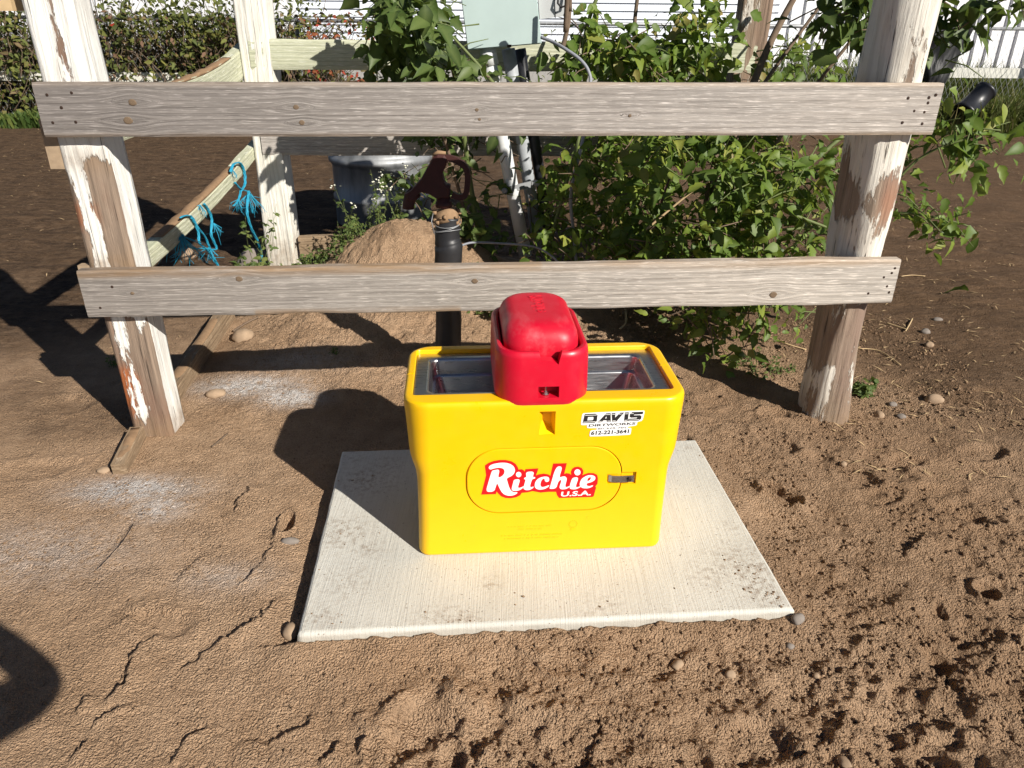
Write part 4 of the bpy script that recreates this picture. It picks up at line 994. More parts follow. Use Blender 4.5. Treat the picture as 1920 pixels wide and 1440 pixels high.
q = MB(); q.tube(smooth_path([P(1015, 70, 4.12), P(1035, 78, 4.08), P(1060, 92, 4.0), P(1088, 112, 3.95), P(1104, 135, 3.92), P(1106, 165, 3.9), P(1092, 265, 3.86), P(1075, 335, 3.86), P(1070, 380, 3.88), P(1076, 440, 3.9), P(1081, 500, 3.9), P(1083, 560, 3.9)], 6), .0085, 8)
tag(q.build('cable', MAT['cable'], None, True, True), 'grey cable curving from the meter box down through the leaves', 'cable')
q = MB(); q.tube(smooth_path([P(862, 462, 3.1), P(885, 455, 3.2), P(930, 456, 3.35), P(985, 460, 3.5), P(1015, 468, 3.6), P(1045, 490, 3.6), P(1062, 520, 3.6)], 6), .005, 6)
tag(q.build('cable', MAT['cable'], None, True, True), 'thin pale cable lying from the hydrant towards the shrub', 'cable')

# ------------------------------------------------------------------ yard hydrant
HY = 2.99
hy = thing('yard_hydrant', 'dark red yard hydrant head with lever on a black wrapped standpipe', 'hydrant', P(840, 640, HY))
q = MB(); ax = [P(840, v, HY) for v in (660, 600, 540, 500, 462, 448, 420, 405)]; rd = [.056, .055, .054, .054, .056, .051, .05, .048]
for i in range(len(ax)): ax[i].x += .004*math.sin(i*2.1)
q.tube([a.lerp(b, k/4) for a, b in zip(ax, ax[1:]) for k in range(4)]+[ax[-1]], [r0+(r1-r0)*k/4+.003*n3((i, k, 3), .8) for i, (r0, r1) in enumerate(zip(rd, rd[1:])) for k in range(4)]+[rd[-1]], 18)
put('standpipe', q.mesh(), MAT['hyd_black'], hy, True)
q = MB()
for (v, t) in ((404, .0), (392, .012)): pass
q.tube([P(838, 412, HY), P(836, 404, HY), P(834, 395, HY), P(832, 391, HY)], [.051, .049, .042, .028], 14)
for k in range(34):
    a = rng.uniform(0, 6.28); q.box(P(838, 402+rng.uniform(-6, 18), HY)+Vector((.05*math.cos(a), .05*math.sin(a), 0)), (rng.uniform(.006, .02), rng.uniform(.006, .02), rng.uniform(.006, .018)), Matrix.Rotation(rng.uniform(0, 3), 3, 'X'))
put('caked_sand', q.mesh(), MAT['dirt'], hy, True)
q = MB()
for k in range(3):
    z = P(840, 415+k*9, HY).z; pts_ = [Vector((P(838, 415, HY).x+.056*math.cos(a), HY+.056*math.sin(a), z+.014*math.sin(a+k*1.3))) for a in np.linspace(0, 6.28, 20)]
    q.tube(pts_, .0016, 4)
q.tube([P(812, 400, HY-.03), P(809, 415, HY-.05), P(815, 440, HY-.05)], .0016, 4)
put('tie_wire', q.mesh(), MAT['wire'], hy, True)
def slabpoly(px_, Y, th, bev=.008):
    pw = [P(u, v, Y) for u, v in px_]; n_ = len(pw); c = sum(pw, Vector())/n_
    q = MB(); mk = lambda k, y: [Vector((c.x+(p.x-c.x)*k, y, c.z+(p.z-c.z)*k)) for p in pw]
    q.rings([mk(.9, Y-th/2), mk(1., Y-th/2+bev), mk(1., Y+th/2-bev), mk(.9, Y+th/2)], True); return recalc(q.mesh())
put('neck', MB().tube([P(832, 388, HY), P(832, 378, HY), P(831, 377, HY), P(831, 345, HY)], [.033, .033, .027, .03], 14).mesh(), MAT['hyd_red'], hy, True)
HEAD = [(813, 293), (822, 288), (834, 289), (839, 297), (836, 312), (830, 324), (834, 340), (843, 352), (842, 368), (822, 372), (806, 362), (790, 358), (778, 366), (772, 376), (762, 372), (761, 362), (774, 352), (790, 334), (802, 312)]
put('head', slabpoly(HEAD, HY, .062), MAT['hyd_red'], hy, False)
sp = put('spout', MB().tube([P(780, 358, HY), P(769, 370, HY), P(766, 382, HY), P(766, 391, HY)], [.026, .026, .024, .024], 12).mesh(), MAT['hyd_red'], hy, True)
q = MB(); hp = smooth_path([P(824, 296, HY), P(842, 296, HY), P(860, 303, HY), P(873, 314, HY), P(877, 330, HY), P(876, 350, HY), P(872, 366, HY), P(860, 369, HY), P(848, 364, HY)], 4)
rs_ = []
for i, p in enumerate(hp):
    t_ = (hp[min(i+1, len(hp)-1)]-hp[max(i-1, 0)]).normalized(); nn = Vector((t_.z, 0, -t_.x))
    w_ = .011
    rs_.append([p+nn*w_+Vector((0, -.014, 0)), p+nn*w_+Vector((0, .014, 0)), p-nn*w_+Vector((0, .014, 0)), p-nn*w_+Vector((0, -.014, 0))])
q.rings(rs_, True); put('lever_handle', recalc(q.mesh()), MAT['hyd_red'], hy)
put('sand_cap', MB().tube([P(812, 290, HY), P(822, 286, HY), P(836, 287, HY)], [.006, .009, .006], 8).mesh(), MAT['dirt'], hy, True)

# ------------------------------------------------------------------ round stock tank
def lathe(prof, n_=40):
    q = MB(); rs_ = [[Vector((r*math.cos(2*math.pi*k/n_), r*math.sin(2*math.pi*k/n_), z)) for k in range(n_)] for r, z in prof]
    q.rings(rs_, True); return q.mesh()
tk = thing('stock_tank', 'round galvanised stock tank with ribbed rim behind the shaded back rail', 'tank', (-1.05, 6.10, 0))
me_ = lathe([(r-.11, z*1.12) for r, z in [(.47, -.02), (.49, .0), (.49, .16), (.500, .17), (.500, .19), (.49, .20), (.49, .40), (.497, .41), (.512, .425), (.516, .44), (.512, .455), (.497, .47), (.49, .48), (.49, .54), (.505, .555), (.512, .57), (.505, .585), (.49, .59), (.478, .585), (.475, .54), (.472, .1)]])
me_.transform(Matrix.Translation((-1.05, 6.10, 0))); put('tank_wall', me_, MAT['galv'], tk, True)

# ------------------------------------------------------------------ leaves
def leaf_mesh(kind, seed, rv):
    rr = random.Random(seed); st_ = 8
    V_ = []; F_ = []; rib = []
    fold = rr.uniform(.12, .5); droop = rr.uniform(.1, .55); tw = rr.uniform(-.25, .25)
    for i in range(st_):
        t_ = i/(st_-1)
        if kind == 0: wd = .31*math.sin(math.pi*min(1, t_**.72))**.9*(1-.10*(i % 2))*(1 if t_ < .98 else 0)
        elif kind == 1:
            wd = [.03, .22, .31, .23, .28, .17, .08, .0][i]
        elif kind == 2: wd = [.02, .20, .37, .24, .21, .14, .06, .0][i]
        else: wd = .24*math.sin(math.pi*min(1, t_**.8))
        zz = -droop*t_*t_; cl = .08*rr.uniform(-1, 1)
        y = t_
        V_ += [(-wd, y+(.06 if kind in (1, 2) and i in (2, 4) else 0)*1, zz+fold*wd+cl*wd+tw*wd), (0, y, zz), (wd*rr.uniform(.88, 1.05), y+(.06 if kind in (1, 2) and i in (2, 4) else 0), zz+fold*wd-tw*wd)]
        rib += [0, 1, 0]
    for i in range(st_-1):
        a = i*3; F_ += [(a, a+1, a+4, a+3), (a+1, a+2, a+5, a+4)]
    V_ = [(x, y, z) for x, y, z in V_]
    me_ = bpy.data.meshes.new('leaf'); me_.from_pydata(V_, [], F_); me_.update()
    for nme, val in (('rnd', [rv]*len(V_)), ('rib', rib)):
        a_ = me_.attributes.new(nme, 'FLOAT', 'POINT'); a_.data.foreach_set('value', np.array(val, np.float32))
    me_.polygons.foreach_set('use_smooth', np.ones(len(F_), bool))
    return me_
LEAVES = [leaf_mesh((0, 1, 0, 2, 1, 0)[k % 6], 20+k, .15+.73*((k*.37) % 1.)) for k in range(18)]
for lm in LEAVES: lm.materials.append(MAT['leaf'])
LEAVES_D = [leaf_mesh(k % 3, 60+k, (k*.29) % 1.) for k in range(6)]
for lm in LEAVES_D: lm.materials.append(MAT['leaf_dark'])
def tmpl(me_):
    n_ = len(me_.vertices); a = np.empty(n_*3); me_.vertices.foreach_get('co', a)
    f = np.array([list(p.vertices) for p in me_.polygons]); rb = np.empty(n_); me_.attributes['rib'].data.foreach_get('value', rb)
    return a.reshape(-1, 3), f, rb
TMPL = [tmpl(l) for l in LEAVES]
SMALL = leaf_mesh(3, 5, .5); SMALLT = (np.array([(-.0, 0, 0), (-.28, .45, .08), (0, 1, -.1), (.28, .45, .08)], float), np.array([(0, 1, 2), (0, 2, 3)]), np.zeros(4))
def proj(p):
    q = np.array(p)-CP; w_ = q @ _f; return 960+F*(q @ CX)/w_, 720+F*(q @ CD)/w_
def leaf_matrix(p, size, rr, face=.55, hang=.6):
    """a leaf whose blade looks to the light and whose tip hangs"""
    n_ = (Vector(SDIR)*face+Vector((0, 0, .35))+Vector((rr.gauss(0, 1), rr.gauss(0, 1), rr.gauss(0, .8)))*.50).normalized()
    tip = (Vector((rr.uniform(-1, 1), rr.uniform(-.8, .5), -hang*rr.uniform(.3, 1.8)+.2))).normalized()
    yv = (tip-n_*tip.dot(n_)); yv = yv.normalized() if yv.length > .05 else Vector((0, 0, -1)); xv = yv.cross(n_)
    m_ = Matrix.Identity(4)
    sx = size*rr.uniform(.75, 1.1)
    for i in range(3): m_[i][0] = xv[i]*sx; m_[i][1] = yv[i]*size; m_[i][2] = n_[i]*size; m_[i][3] = p[i]
    return m_
def join_leaves(mats, templates, rnds, name='foliage'):
    vs, fs, ra, ri = [], [], [], []; off = 0
    groups = {}
    for m_, ti, rv in zip(mats, templates, rnds): groups.setdefault(ti, []).append((m_, rv))
    tri = []
    for ti, lst in groups.items():
        tv, tf, rb = TMPL[ti] if ti >= 0 else SMALLT
        A = np.array([np.array(m_) for m_, _ in lst]); n_ = len(lst); k = len(tv)
        pts_ = np.einsum('nij,kj->nki', A[:, :3, :3], tv)+A[:, None, :3, 3]
        vs.append(pts_.reshape(-1, 3)); ra.append(np.repeat([rv for _, rv in lst], k)); ri.append(np.tile(rb, n_))
        if tf.shape[1] == 4: tf = np.concatenate([tf[:, [0, 1, 2]], tf[:, [0, 2, 3]]])
        fs.append((tf[None]+off+k*np.arange(n_)[:, None, None]).reshape(-1, 3)); off += n_*k
    me_ = np_mesh(name, np.concatenate(vs), np.concatenate(fs), {'rnd': np.concatenate(ra), 'rib': np.concatenate(ri)})
    return me_
def shrub(name, lab, cat, base, clusters, stems, seed, npart=150, dark=False, group=None, mat=None, clear=()):
    rr = random.Random(seed); root = thing(name, lab, cat, base, group)
    for pts_, r0, r1, mm in stems:
        pp = smooth_path(pts_, 5); q = MB(); q.tube(pp, [r0+(r1-r0)*i/(len(pp)-1) for i in range(len(pp))], 7)
        put('stem', q.mesh(), MAT[mm], root, True)
    allm = []
    for (u, v, ru, rv, Y0, Y1, n_, smin, smax) in clusters:
        twig = MB()
        n_ = int(n_*1.35); nb = max(1, n_//9)
        for b_ in range(nb):
            a = rr.uniform(0, 2*math.pi); k = math.sqrt(rr.uniform(0, 1))
            cu_, cv_ = u+ru*k*math.cos(a), v+rv*k*math.sin(a); YY = rr.uniform(Y0, Y1)
            c = P(cu_, cv_, YY); d = Vector((rr.uniform(-1, 1), rr.uniform(-1, .6), rr.uniform(-.5, .8))).normalized()
            L_ = rr.uniform(.10, .26)
            twig.tube([c-d*L_*.6, c, c+d*L_*.5+Vector((0, 0, -.03))], [.0035, .0028, .0016], 4)
            for j in range(n_//nb):
                p = c+d*L_*rr.uniform(-.55, .6)+Vector((rr.gauss(0, 1), rr.gauss(0, 1), rr.gauss(0, 1)))*.045
                zg = .03
                if p.z < zg: p.z = zg+rr.uniform(0, .05)
                s_ = rr.uniform(smin, smax)*rr.uniform(.55, 1.05)
                uu, vv_ = proj(p)
                if any(a < uu < c and b2 < vv_ < d2 and rr.random() < pr_ for a, b2, c, d2, pr_ in clear): continue
                allm.append((leaf_matrix(p, s_, rr), s_/max(.3, (p-Vector(CP)).length)))
        tw_ = put('twigs', twig.mesh(), MAT['stem_b' if rr.random() < .5 else 'stem_g'], root, True); tw_['kind'] = 'stuff'
    allm.sort(key=lambda t_: -t_[1])
    lib = LEAVES_D if dark else LEAVES
    inv = Matrix.Translation(-Vector(base))
    for m_, _ in allm[:npart]:
        o = bpy.data.objects.new('leaf', rr.choice(lib)); col.objects.link(o); o.parent = root; o.matrix_basis = inv @ m_
    rest = allm[npart:]
    if rest:
        fo = put('foliage', join_leaves([m_ for m_, _ in rest], [rr.randrange(len(TMPL)) for _ in rest], [(rr.uniform(.9, 1.) if rr.random() < .07 else min(.92, rr.betavariate(2.0, 2.0))) for _ in rest]), mat or MAT['leaf_dark' if dark else 'leaf'], root, True)
        fo['kind'] = 'stuff'
    return root
# sapling left of the electrical box; its shade is put into darker leaf colours
shrub('box_elder_sapling', 'leafy sapling with drooping toothed leaves left of the electrical enclosure', 'shrub', (-.35, 4.35, .3),
    [(790, 60, 95, 75, 3.75, 4.35, 190, .08, .17), (760, 120, 80, 40, 4.0, 4.5, 90, .07, .14), (850, 130, 60, 40, 3.8, 4.2, 50, .08, .14), (740, 20, 60, 60, 4.0, 4.4, 60, .08, .15), (930, 130, 50, 40, 4.1, 4.2, 20, .07, .11),
     (820, 330, 80, 70, 4.3, 4.55, 140, .06, .12), (900, 400, 70, 90, 4.2, 4.55, 150, .06, .11), (930, 300, 50, 50, 4.15, 4.4, 40, .07, .13), (880, 230, 120, 60, 4.4, 4.6, 120, .06, .13)],
    [([P(905, 480, 4.4), P(880, 330, 4.4), P(860, 180, 4.3), P(830, 60, 4.2), P(800, -60, 4.2)], .016, .008, 'stem_g'), ([P(890, 470, 4.42), P(845, 300, 4.42), P(800, 150, 4.3), P(760, 0, 4.2)], .012, .006, 'stem_b'), ([P(905, 165, 4.1), P(850, 110, 4.0), P(800, 70, 3.95)], .008, .004, 'stem_g'), ([P(940, 175, 3.95), P(895, 120, 3.9), P(840, 60, 3.9)], .011, .005, 'stem_g')], 101, 170, True, clear=((850, -200, 1075, 100, 1.), (750, 270, 900, 400, .8), (900, 90, 1010, 440, .75), (540, 0, 690, 240, .9)))
# main shrub
shrub('box_elder_shrub', 'large tangled green shrub filling the pen between the conduits and the log post', 'shrub', (.75, 3.95, .05),
    [(1150, 330, 130, 80, 3.7, 4.4, 330, .05, .11), (1300, 350, 150, 110, 3.55, 4.3, 420, .055, .125), (1440, 380, 110, 100, 3.45, 4.1, 300, .05, .115), (1120, 450, 130, 60, 3.7, 4.2, 230, .05, .10),
     (1330, 470, 150, 60, 3.4, 3.9, 320, .055, .12), (1200, 480, 110, 40, 3.5, 3.9, 150, .05, .11), (1500, 300, 70, 50, 3.6, 4.2, 70, .05, .10), (1540, 330, 50, 50, 3.4, 3.8, 40, .05, .10),
     (1350, 560, 110, 45, 3.15, 3.45, 190, .045, .095), (1350, 625, 75, 38, 3.05, 3.2, 70, .045, .09), (1470, 560, 70, 40, 3.2, 3.5, 70, .045, .085), (1500, 470, 60, 50, 3.4, 3.7, 60, .05, .09),
     (1150, 110, 110, 45, 4.0, 4.5, 200, .06, .13), (1110, 60, 60, 50, 4.2, 4.5, 40, .06, .12), (1300, 60, 70, 70, 4.3, 4.7, 150, .06, .13), (1240, 130, 120, 40, 4.4, 4.8, 140, .06, .12), (1220, 240, 180, 50, 4.2, 4.6, 220, .06, .12), (1400, 230, 150, 60, 4.0, 4.6, 180, .06, .12), (1480, 120, 80, 45, 4.5, 5.2, 120, .06, .13), (1520, 90, 40, 30, 4.6, 5.2, 45, .06, .13), (1040, 400, 60, 90, 4.2, 4.5, 110, .05, .10), (1250, 180, 120, 70, 4.9, 5.3, 160, .07, .13)],
    [([P(1360, 560, 3.9), P(1330, 420, 4.0), P(1380, 250, 4.2), P(1440, 90, 4.4), P(1510, -40, 4.5)], .028, .016, 'stem_b'), ([P(1300, 560, 3.9), P(1340, 300, 4.1), P(1430, 160, 4.3), P(1560, -20, 4.4)], .014, .008, 'stem_b'),
     ([P(1330, 480, 4.0), P(1420, 330, 4.1), P(1500, 200, 4.2), P(1640, 20, 4.2)], .013, .008, 'stem_b'), ([P(1270, 500, 3.9), P(1230, 300, 4.3), P(1190, 100, 4.5), P(1200, -40, 4.5)], .014, .010, 'stem_b'), ([P(1080, 480, 4.2), P(1100, 250, 4.4), P(1095, 80, 4.4), P(1130, -30, 4.4)], .014, .010, 'stem_g'),
     ([P(1030, 460, 4.0), P(1060, 350, 3.95), P(1085, 260, 3.95), P(1100, 180, 4.0)], .011, .008, 'stem_g'), ([P(1380, 420, 3.7), P(1480, 340, 3.7), P(1580, 255, 3.75)], .016, .010, 'stem_g'), ([P(1370, 440, 3.6), P(1480, 430, 3.6), P(1590, 420, 3.6)], .008, .006, 'stem_g'), ([P(1200, 440, 3.6), P(1290, 365, 3.6), P(1330, 340, 3.6)], .006, .004, 'straw'), ([P(1240, 380, 3.5), P(1255, 335, 3.5)], .006, .004, 'nail'), ([P(1480, 400, 3.45), P(1560, 430, 3.45)], .008, .006, 'stem_g'), ([P(1060, 60, 3.95), P(1066, -40, 3.9), P(1068, 20, 3.95)], .012, .012, 'stem_b'), ([P(1055, 90, 4.05), P(1066, 40, 4.05), P(1070, -30, 4.05)], .012, .010, 'stem_b'), ([P(1680, 160, 4.0), P(1600, 250, 4.0), P(1540, 330, 4.0)], .008, .006, 'stem_b')], 202, 300, clear=((900, -200, 1075, 60, 1.), (895, 60, 1005, 430, .9), (1450, 0, 1660, 130, .62), (1130, -50, 1260, 45, .75), (1420, 0, 1470, 60, .6)))
# branches right of the log post
shrub('box_elder_branch', 'low leafy branches reaching out to the right from behind the log post', 'shrub', (1.55, 3.5, .1),
    [(1800, 265, 55, 45, 3.35, 3.6, 60, .06, .125), (1845, 290, 30, 30, 3.35, 3.5, 16, .06, .11), (1700, 300, 40, 20, 3.4, 3.6, 10, .05, .09), (1715, 390, 45, 25, 3.3, 3.6, 34, .05, .095), (1780, 420, 50, 22, 3.3, 3.5, 36, .05, .095), (1815, 430, 22, 16, 3.3, 3.4, 12, .05, .085), (1560, 460, 40, 40, 3.4, 3.6, 20, .05, .09)],
    [([P(1560, 520, 3.55), P(1620, 420, 3.5), P(1720, 300, 3.45), P(1830, 255, 3.4)], .010, .004, 'stem_g'), ([P(1560, 520, 3.55), P(1650, 410, 3.5), P(1740, 405, 3.45), P(1820, 425, 3.4)], .008, .003, 'stem_g')], 303, 110)
# overhanging foliage at the top right
shrub('box_elder_branch', 'dark hanging leaves at the top edge either side of the log post', 'shrub', (1.6, 3.9, 1.4),
    [(1580, 40, 60, 50, 3.7, 4.2, 46, .09, .15), (1620, 15, 40, 30, 3.7, 4.0, 18, .09, .15), (1790, 40, 45, 55, 3.6, 3.9, 50, .09, .15), (1800, 110, 30, 35, 3.6, 3.8, 16, .08, .13), (1860, 0, 60, 22, 3.6, 3.9, 26, .09, .15), (1690, -30, 120, 40, 3.7, 4.0, 60, .09, .15), (1620, 75, 28, 30, 3.7, 3.9, 10, .08, .13)],
    [([P(1540, 40, 4.1), P(1600, 20, 4.0), P(1700, -20, 3.9), P(1800, -40, 3.8)], .010, .006, 'stem_b'), ([P(1700, -20, 3.9), P(1780, 10, 3.8), P(1800, 70, 3.7)], .006, .003, 'stem_b'), ([P(1620, 20, 3.9), P(1600, 50, 3.85), P(1575, 90, 3.8)], .005, .003, 'stem_b')], 404, 120, True, clear=((1480, 60, 1560, 160, .8), (1835, 30, 1925, 240, .85), (1735, 80, 1840, 200, .8), (1600, 110, 1660, 160, .9)))

# ------------------------------------------------------------------ low weeds in and round the pen
def weed(lab, base_px, Y, spread, h, n_stem, seed, leafs=14, size=(.012, .03), flowers=0, mat='weed', zb=None):
    rr = random.Random(seed); b = P(*base_px, Y); zg = hz(b.x, b.y) if zb is None else zb; base = Vector((b.x, b.y, zg))
    root = thing('weed', lab, 'weed', base)
    st_ = MB(); ms = []; fl = MB()
    for i in range(n_stem):
        a = rr.uniform(0, 6.28); d = spread*math.sqrt(rr.random()); x, y = base.x+d*math.cos(a), base.y+d*math.sin(a)*.7
        p0 = Vector((x, y, hz(x, y)-.01)); hh = h*rr.uniform(.5, 1.1); tip = p0+Vector((rr.uniform(-.4, .4)*hh, rr.uniform(-.4, .4)*hh, hh)); mid = p0.lerp(tip, .5)+Vector((rr.uniform(-.1, .1)*hh, rr.uniform(-.1, .1)*hh, .05*hh))
        pp = smooth_path([p0, mid, tip], 3); st_.tube(pp, [.0022-(.0016*k/(len(pp)-1)) for k in range(len(pp))], 4)
        for k in range(leafs):
            t_ = rr.uniform(.1, 1.); q_ = pp[min(len(pp)-1, int(t_*(len(pp)-1)))]+Vector((rr.gauss(0, 1), rr.gauss(0, 1), rr.gauss(0, 1)))*.006
            ms.append(leaf_matrix(q_, rr.uniform(*size), rr, .5, .2))
        if rr.random() < flowers:
            for k in range(5):
                c = tip+Vector((rr.gauss(0, .014), rr.gauss(0, .014), rr.gauss(0, .014))); fl.rings([[c+Vector((r*math.cos(a_), r*math.sin(a_)*.6, z)) for a_ in (0, 1.57, 3.14, 4.71)] for r, z in ((.003, -.004), (.0065, 0), (.002, .004))], True)
    put('stems', st_.mesh(), MAT['stem_g'], root, True)['kind'] = 'stuff'
    f = put('foliage', join_leaves(ms, [rr.choice((0, 3, 6, 1)) for _ in ms], [rr.random() for _ in ms]), MAT[mat], root, True); f['kind'] = 'stuff'
    if fl.v: put('flowers', fl.mesh(), MAT['flower'], root)['kind'] = 'stuff'
    return root
weed('flowering weed with tiny white blossoms on the sand heap before the tank', (705, 420), 4.45, .22, .32, 26, 1, 13, (.012, .03), .5)
weed('sprawling green weed left of the sand heap', (610, 470), 4.3, .26, .13, 46, 2, 14, (.012, .03))
weed('low weed against the foot of the white corner post', (560, 480), 4.5, .12, .10, 22, 3, 14, (.012, .028))
weed('bushy nettle-like weed behind the hanging twine', (440, 480), 4.0, .13, .28, 20, 4, 26, (.02, .048), 0, 'weed', None)
weed('tall yellowing weed stalk rising beside the knotted twine', (480, 470), 4.3, .06, .50, 6, 5, 20, (.018, .042))
weed('small weed patch right of the hydrant', (915, 470), 3.75, .2, .14, 40, 6, 16, (.016, .04))
weed('creeping weed at the foot of the conduits', (1010, 480), 3.85, .2, .14, 36, 7, 16, (.016, .04))
weed('little green weed at the back of the log post foot', (1632, 672), 3.02, .05, .09, 12, 8, 12, (.02, .04))
weed('tiny seedling growing out of the lime-dusted sand', (625, 638), 3.25, .02, .06, 4, 9, 8, (.008, .016))
weed('wispy weed at the edge of the dark yard left of the post', (203, 632), 3.2, .03, .08, 8, 10, 8, (.008, .018))
weed('dry grassy weed under the shrub by the log post', (1440, 630), 3.2, .15, .07, 30, 12, 9, (.010, .022))

# ------------------------------------------------------------------ stones, sticks and litter
def stone(lab, px_, size, flat_=.6, seed=0, mat='stone', rot=0., z=None, sink=.3):
    g = G(*px_, z or 0.); c = Vector((g.x, g.y, hz(g.x, g.y) if z is None else z))
    bm = bmesh.new(); bmesh.ops.create_icosphere(bm, subdivisions=3, radius=1)
    for v_ in bm.verts:
        k = 1+.22*n3(v_.co, 1.1, seed)+.08*n3(v_.co, 3., seed+2)
        v_.co = Vector((v_.co.x*k*size[0], v_.co.y*k*size[1], v_.co.z*k*size[0]*flat_))
    me_ = bpy.data.meshes.new('stone'); bm.to_mesh(me_); bm.free()
    o = bpy.data.objects.new('stone', me_); col.objects.link(o); me_.materials.append(MAT[mat]); me_.polygons.foreach_set('use_smooth', np.ones(len(me_.polygons), bool))
    o.location = c+Vector((0, 0, size[0]*flat_*(1-2*sink)*.6)); o.rotation_euler = (0, 0, rot); tag(o, lab, 'stone'); return o
for lab, px_, sz_, fl_, sd, mt, rt in [
    ('small tan pebble on the dirt below the slab, right of centre', (1370, 1262), (.0145, .0115), .8, 1, 'stone', .2),
    ('grey pebble at the near right corner of the slab', (1492, 1176), (.020, .015), .8, 2, 'stone_g', .5),
    ('small grey pebble just below the near right corner of the slab', (1481, 1212), (.0115, .010), .8, 3, 'stone_g', 0),
    ('flat pale rock lying in the lime-dusted sand', (405, 746), (.042, .028), .5, 4, 'stone', .1),
    ('rounded tan rock in the sand under the lower rail', (458, 642), (.058, .05), .7, 5, 'stone', .4),
    ('elongated tan stone in the dark dirt right of the log post', (1752, 748), (.042, .024), .6, 6, 'stone', -.1),
    ('upright pinkish stone near the foot of the log post', (1648, 778), (.018, .022), 1.2, 7, 'stone', .3),
    ('small grey stone behind the upright stone by the log post', (1675, 754), (.018, .014), .7, 8, 'stone_g', 0),
    ('small tan pebble right of the slab below the log post', (1580, 874), (.013, .011), .8, 9, 'stone', 0),
    ('white flat stone beside the left edge of the slab', (545, 1021), (.030, .013), .45, 10, 'stone_g', .05),
    ('squarish clod against the near left corner of the slab', (546, 1190), (.020, .026), 1.1, 11, 'stone', .2),
    ('round stone below the twine near the side rail', (352, 484), (.06, .05), .8, 12, 'stone', .2),
    ('grey stone on the dark ground right of the lower rail end', (1735, 622), (.026, .02), .7, 13, 'stone_g', .2),
    ('flat whitish stone on the dark ground beyond the rail end', (1758, 600), (.026, .016), .5, 14, 'stone_g', 0),
    ('reddish stone on the dark ground right of the log post', (1742, 648), (.024, .02), .7, 15, 'stone', 0),
    ('tan pebble on the dirt under the middle of the slab front', (1272, 1240), (.018, .014), .7, 16, 'stone', .6),
    ('tan pebble in the heaped sand right of the hydrant foot', (897, 603), (.014, .024), .8, 17, 'stone', .2),
    ('tan pebble at the bottom edge right of the hoof print', (1585, 1432), (.014, .02), .8, 18, 'stone', .3),
    ('tiny pale pebble beside the round hoof print', (1530, 1268), (.009, .008), .8, 19, 'stone', 0),
    ('stone half buried at the end of the old plank', (232, 852), (.022, .018), .6, 20, 'stone_g', .5),
    ('tan pebble at the left of the old plank end', (195, 884), (.022, .02), .6, 21, 'stone', .3),
    ('dark pebble in the dirt right of the upright stone', (1690, 780), (.02, .016), .5, 22, 'stone_g', 0)]:
    stone(lab, px_, sz_, fl_, sd, mt, rt)
q = stone('large grey slab of stone propped near the foot of the corner post', (480, 500), (.12, .05), .8, 30, 'stone_g', .3, None, .2)
def stick(lab, pxs, r, mat='straw', lift=.004):
    pp = []
    for u, v in pxs:
        g = G(u, v, .01); pp.append(Vector((g.x, g.y, hz(g.x, g.y)+r+lift)))
    q = MB(); q.tube(smooth_path(pp, 4), r, 5); tag(q.build('stick', MAT[mat], None, True, True), lab, 'stick')
stick('short dark stick on the sand right of the white post foot', [(398, 838), (412, 826), (426, 812)], .0035, 'stem_b')
stick('brown stick on the sand under the lower rail', [(438, 625), (460, 613), (485, 602)], .006, 'stem_b')
stick('thin pale root lying on the soil left of the log post foot', [(1428, 637), (1470, 648), (1512, 655)], .0035)
stick('long straw lying across the dark soil right of the log post', [(1610, 652), (1650, 655), (1690, 680)], .003)
stick('bent straw behind the upright stone', [(1600, 720), (1625, 715), (1648, 712)], .0028)
stick('straw on the dark soil right of the rail end', [(1662, 605), (1680, 610), (1700, 616)], .004)
stick('two-pronged straw beside the grey stone', [(1698, 620), (1705, 608), (1711, 596)], .004)
stick('thin straw on the far dark soil by the rail end', [(1690, 518), (1710, 515), (1735, 517)], .0035)
stick('dark wire-like twig curving over the sand left of the slab', [(250, 985), (232, 1015), (205, 1045), (182, 1068)], .0014, 'ink' if 'ink' in MAT else 'nail', .001)
stick('bare twig hanging in the shadow below the shrub', [(1165, 585), (1172, 625), (1160, 640)], .006, 'straw')
# dropped leaf
lf = bpy.data.objects.new('fallen_leaf', LEAVES[3]); col.objects.link(lf); g = G(1812, 560); lf.location = (g.x, g.y, hz(g.x, g.y)+.03); lf.scale = (.13, .13, .13); lf.rotation_euler = (R(12), R(20), R(70))
tag(lf, 'single fallen green leaf on the bare ground at the right', 'leaf')
# straw litter on the yard
N = 2600; ms = []
rr = random.Random(77)
lx_ = np.array([rr.uniform(-7, 7) if rr.random() < .6 else rr.uniform(1.3, 4) for _ in range(N)]); ly_ = np.array([2.3+9*rr.random()**1.5 for _ in range(N)])
ok = ~((lx_ > -1.6) & (lx_ < 1.25) & (ly_ < 4.8)) & ~((lx_ < -1.3) & (ly_ < 3.0)); lx_, ly_ = lx_[ok], ly_[ok]; lz_ = ground_z(lx_, ly_)
for x, y, z in zip(lx_, ly_, lz_):
    a = rr.uniform(0, 6.28); l = rr.uniform(.02, .07); m_ = Matrix.Translation((x, y, z+.006)) @ Matrix.Rotation(a, 4, 'Z') @ Matrix.Rotation(rr.uniform(-.3, .3), 4, 'X') @ Matrix.Diagonal((.012, l, .02, 1)); ms.append(m_)
litter = put('straw_litter', join_leaves(ms, [-1]*len(ms), [.5]*len(ms), 'litter'), MAT['straw']); tag(litter, 'bits of dry straw and chaff strewn over the dark yard', 'litter', kind='stuff')

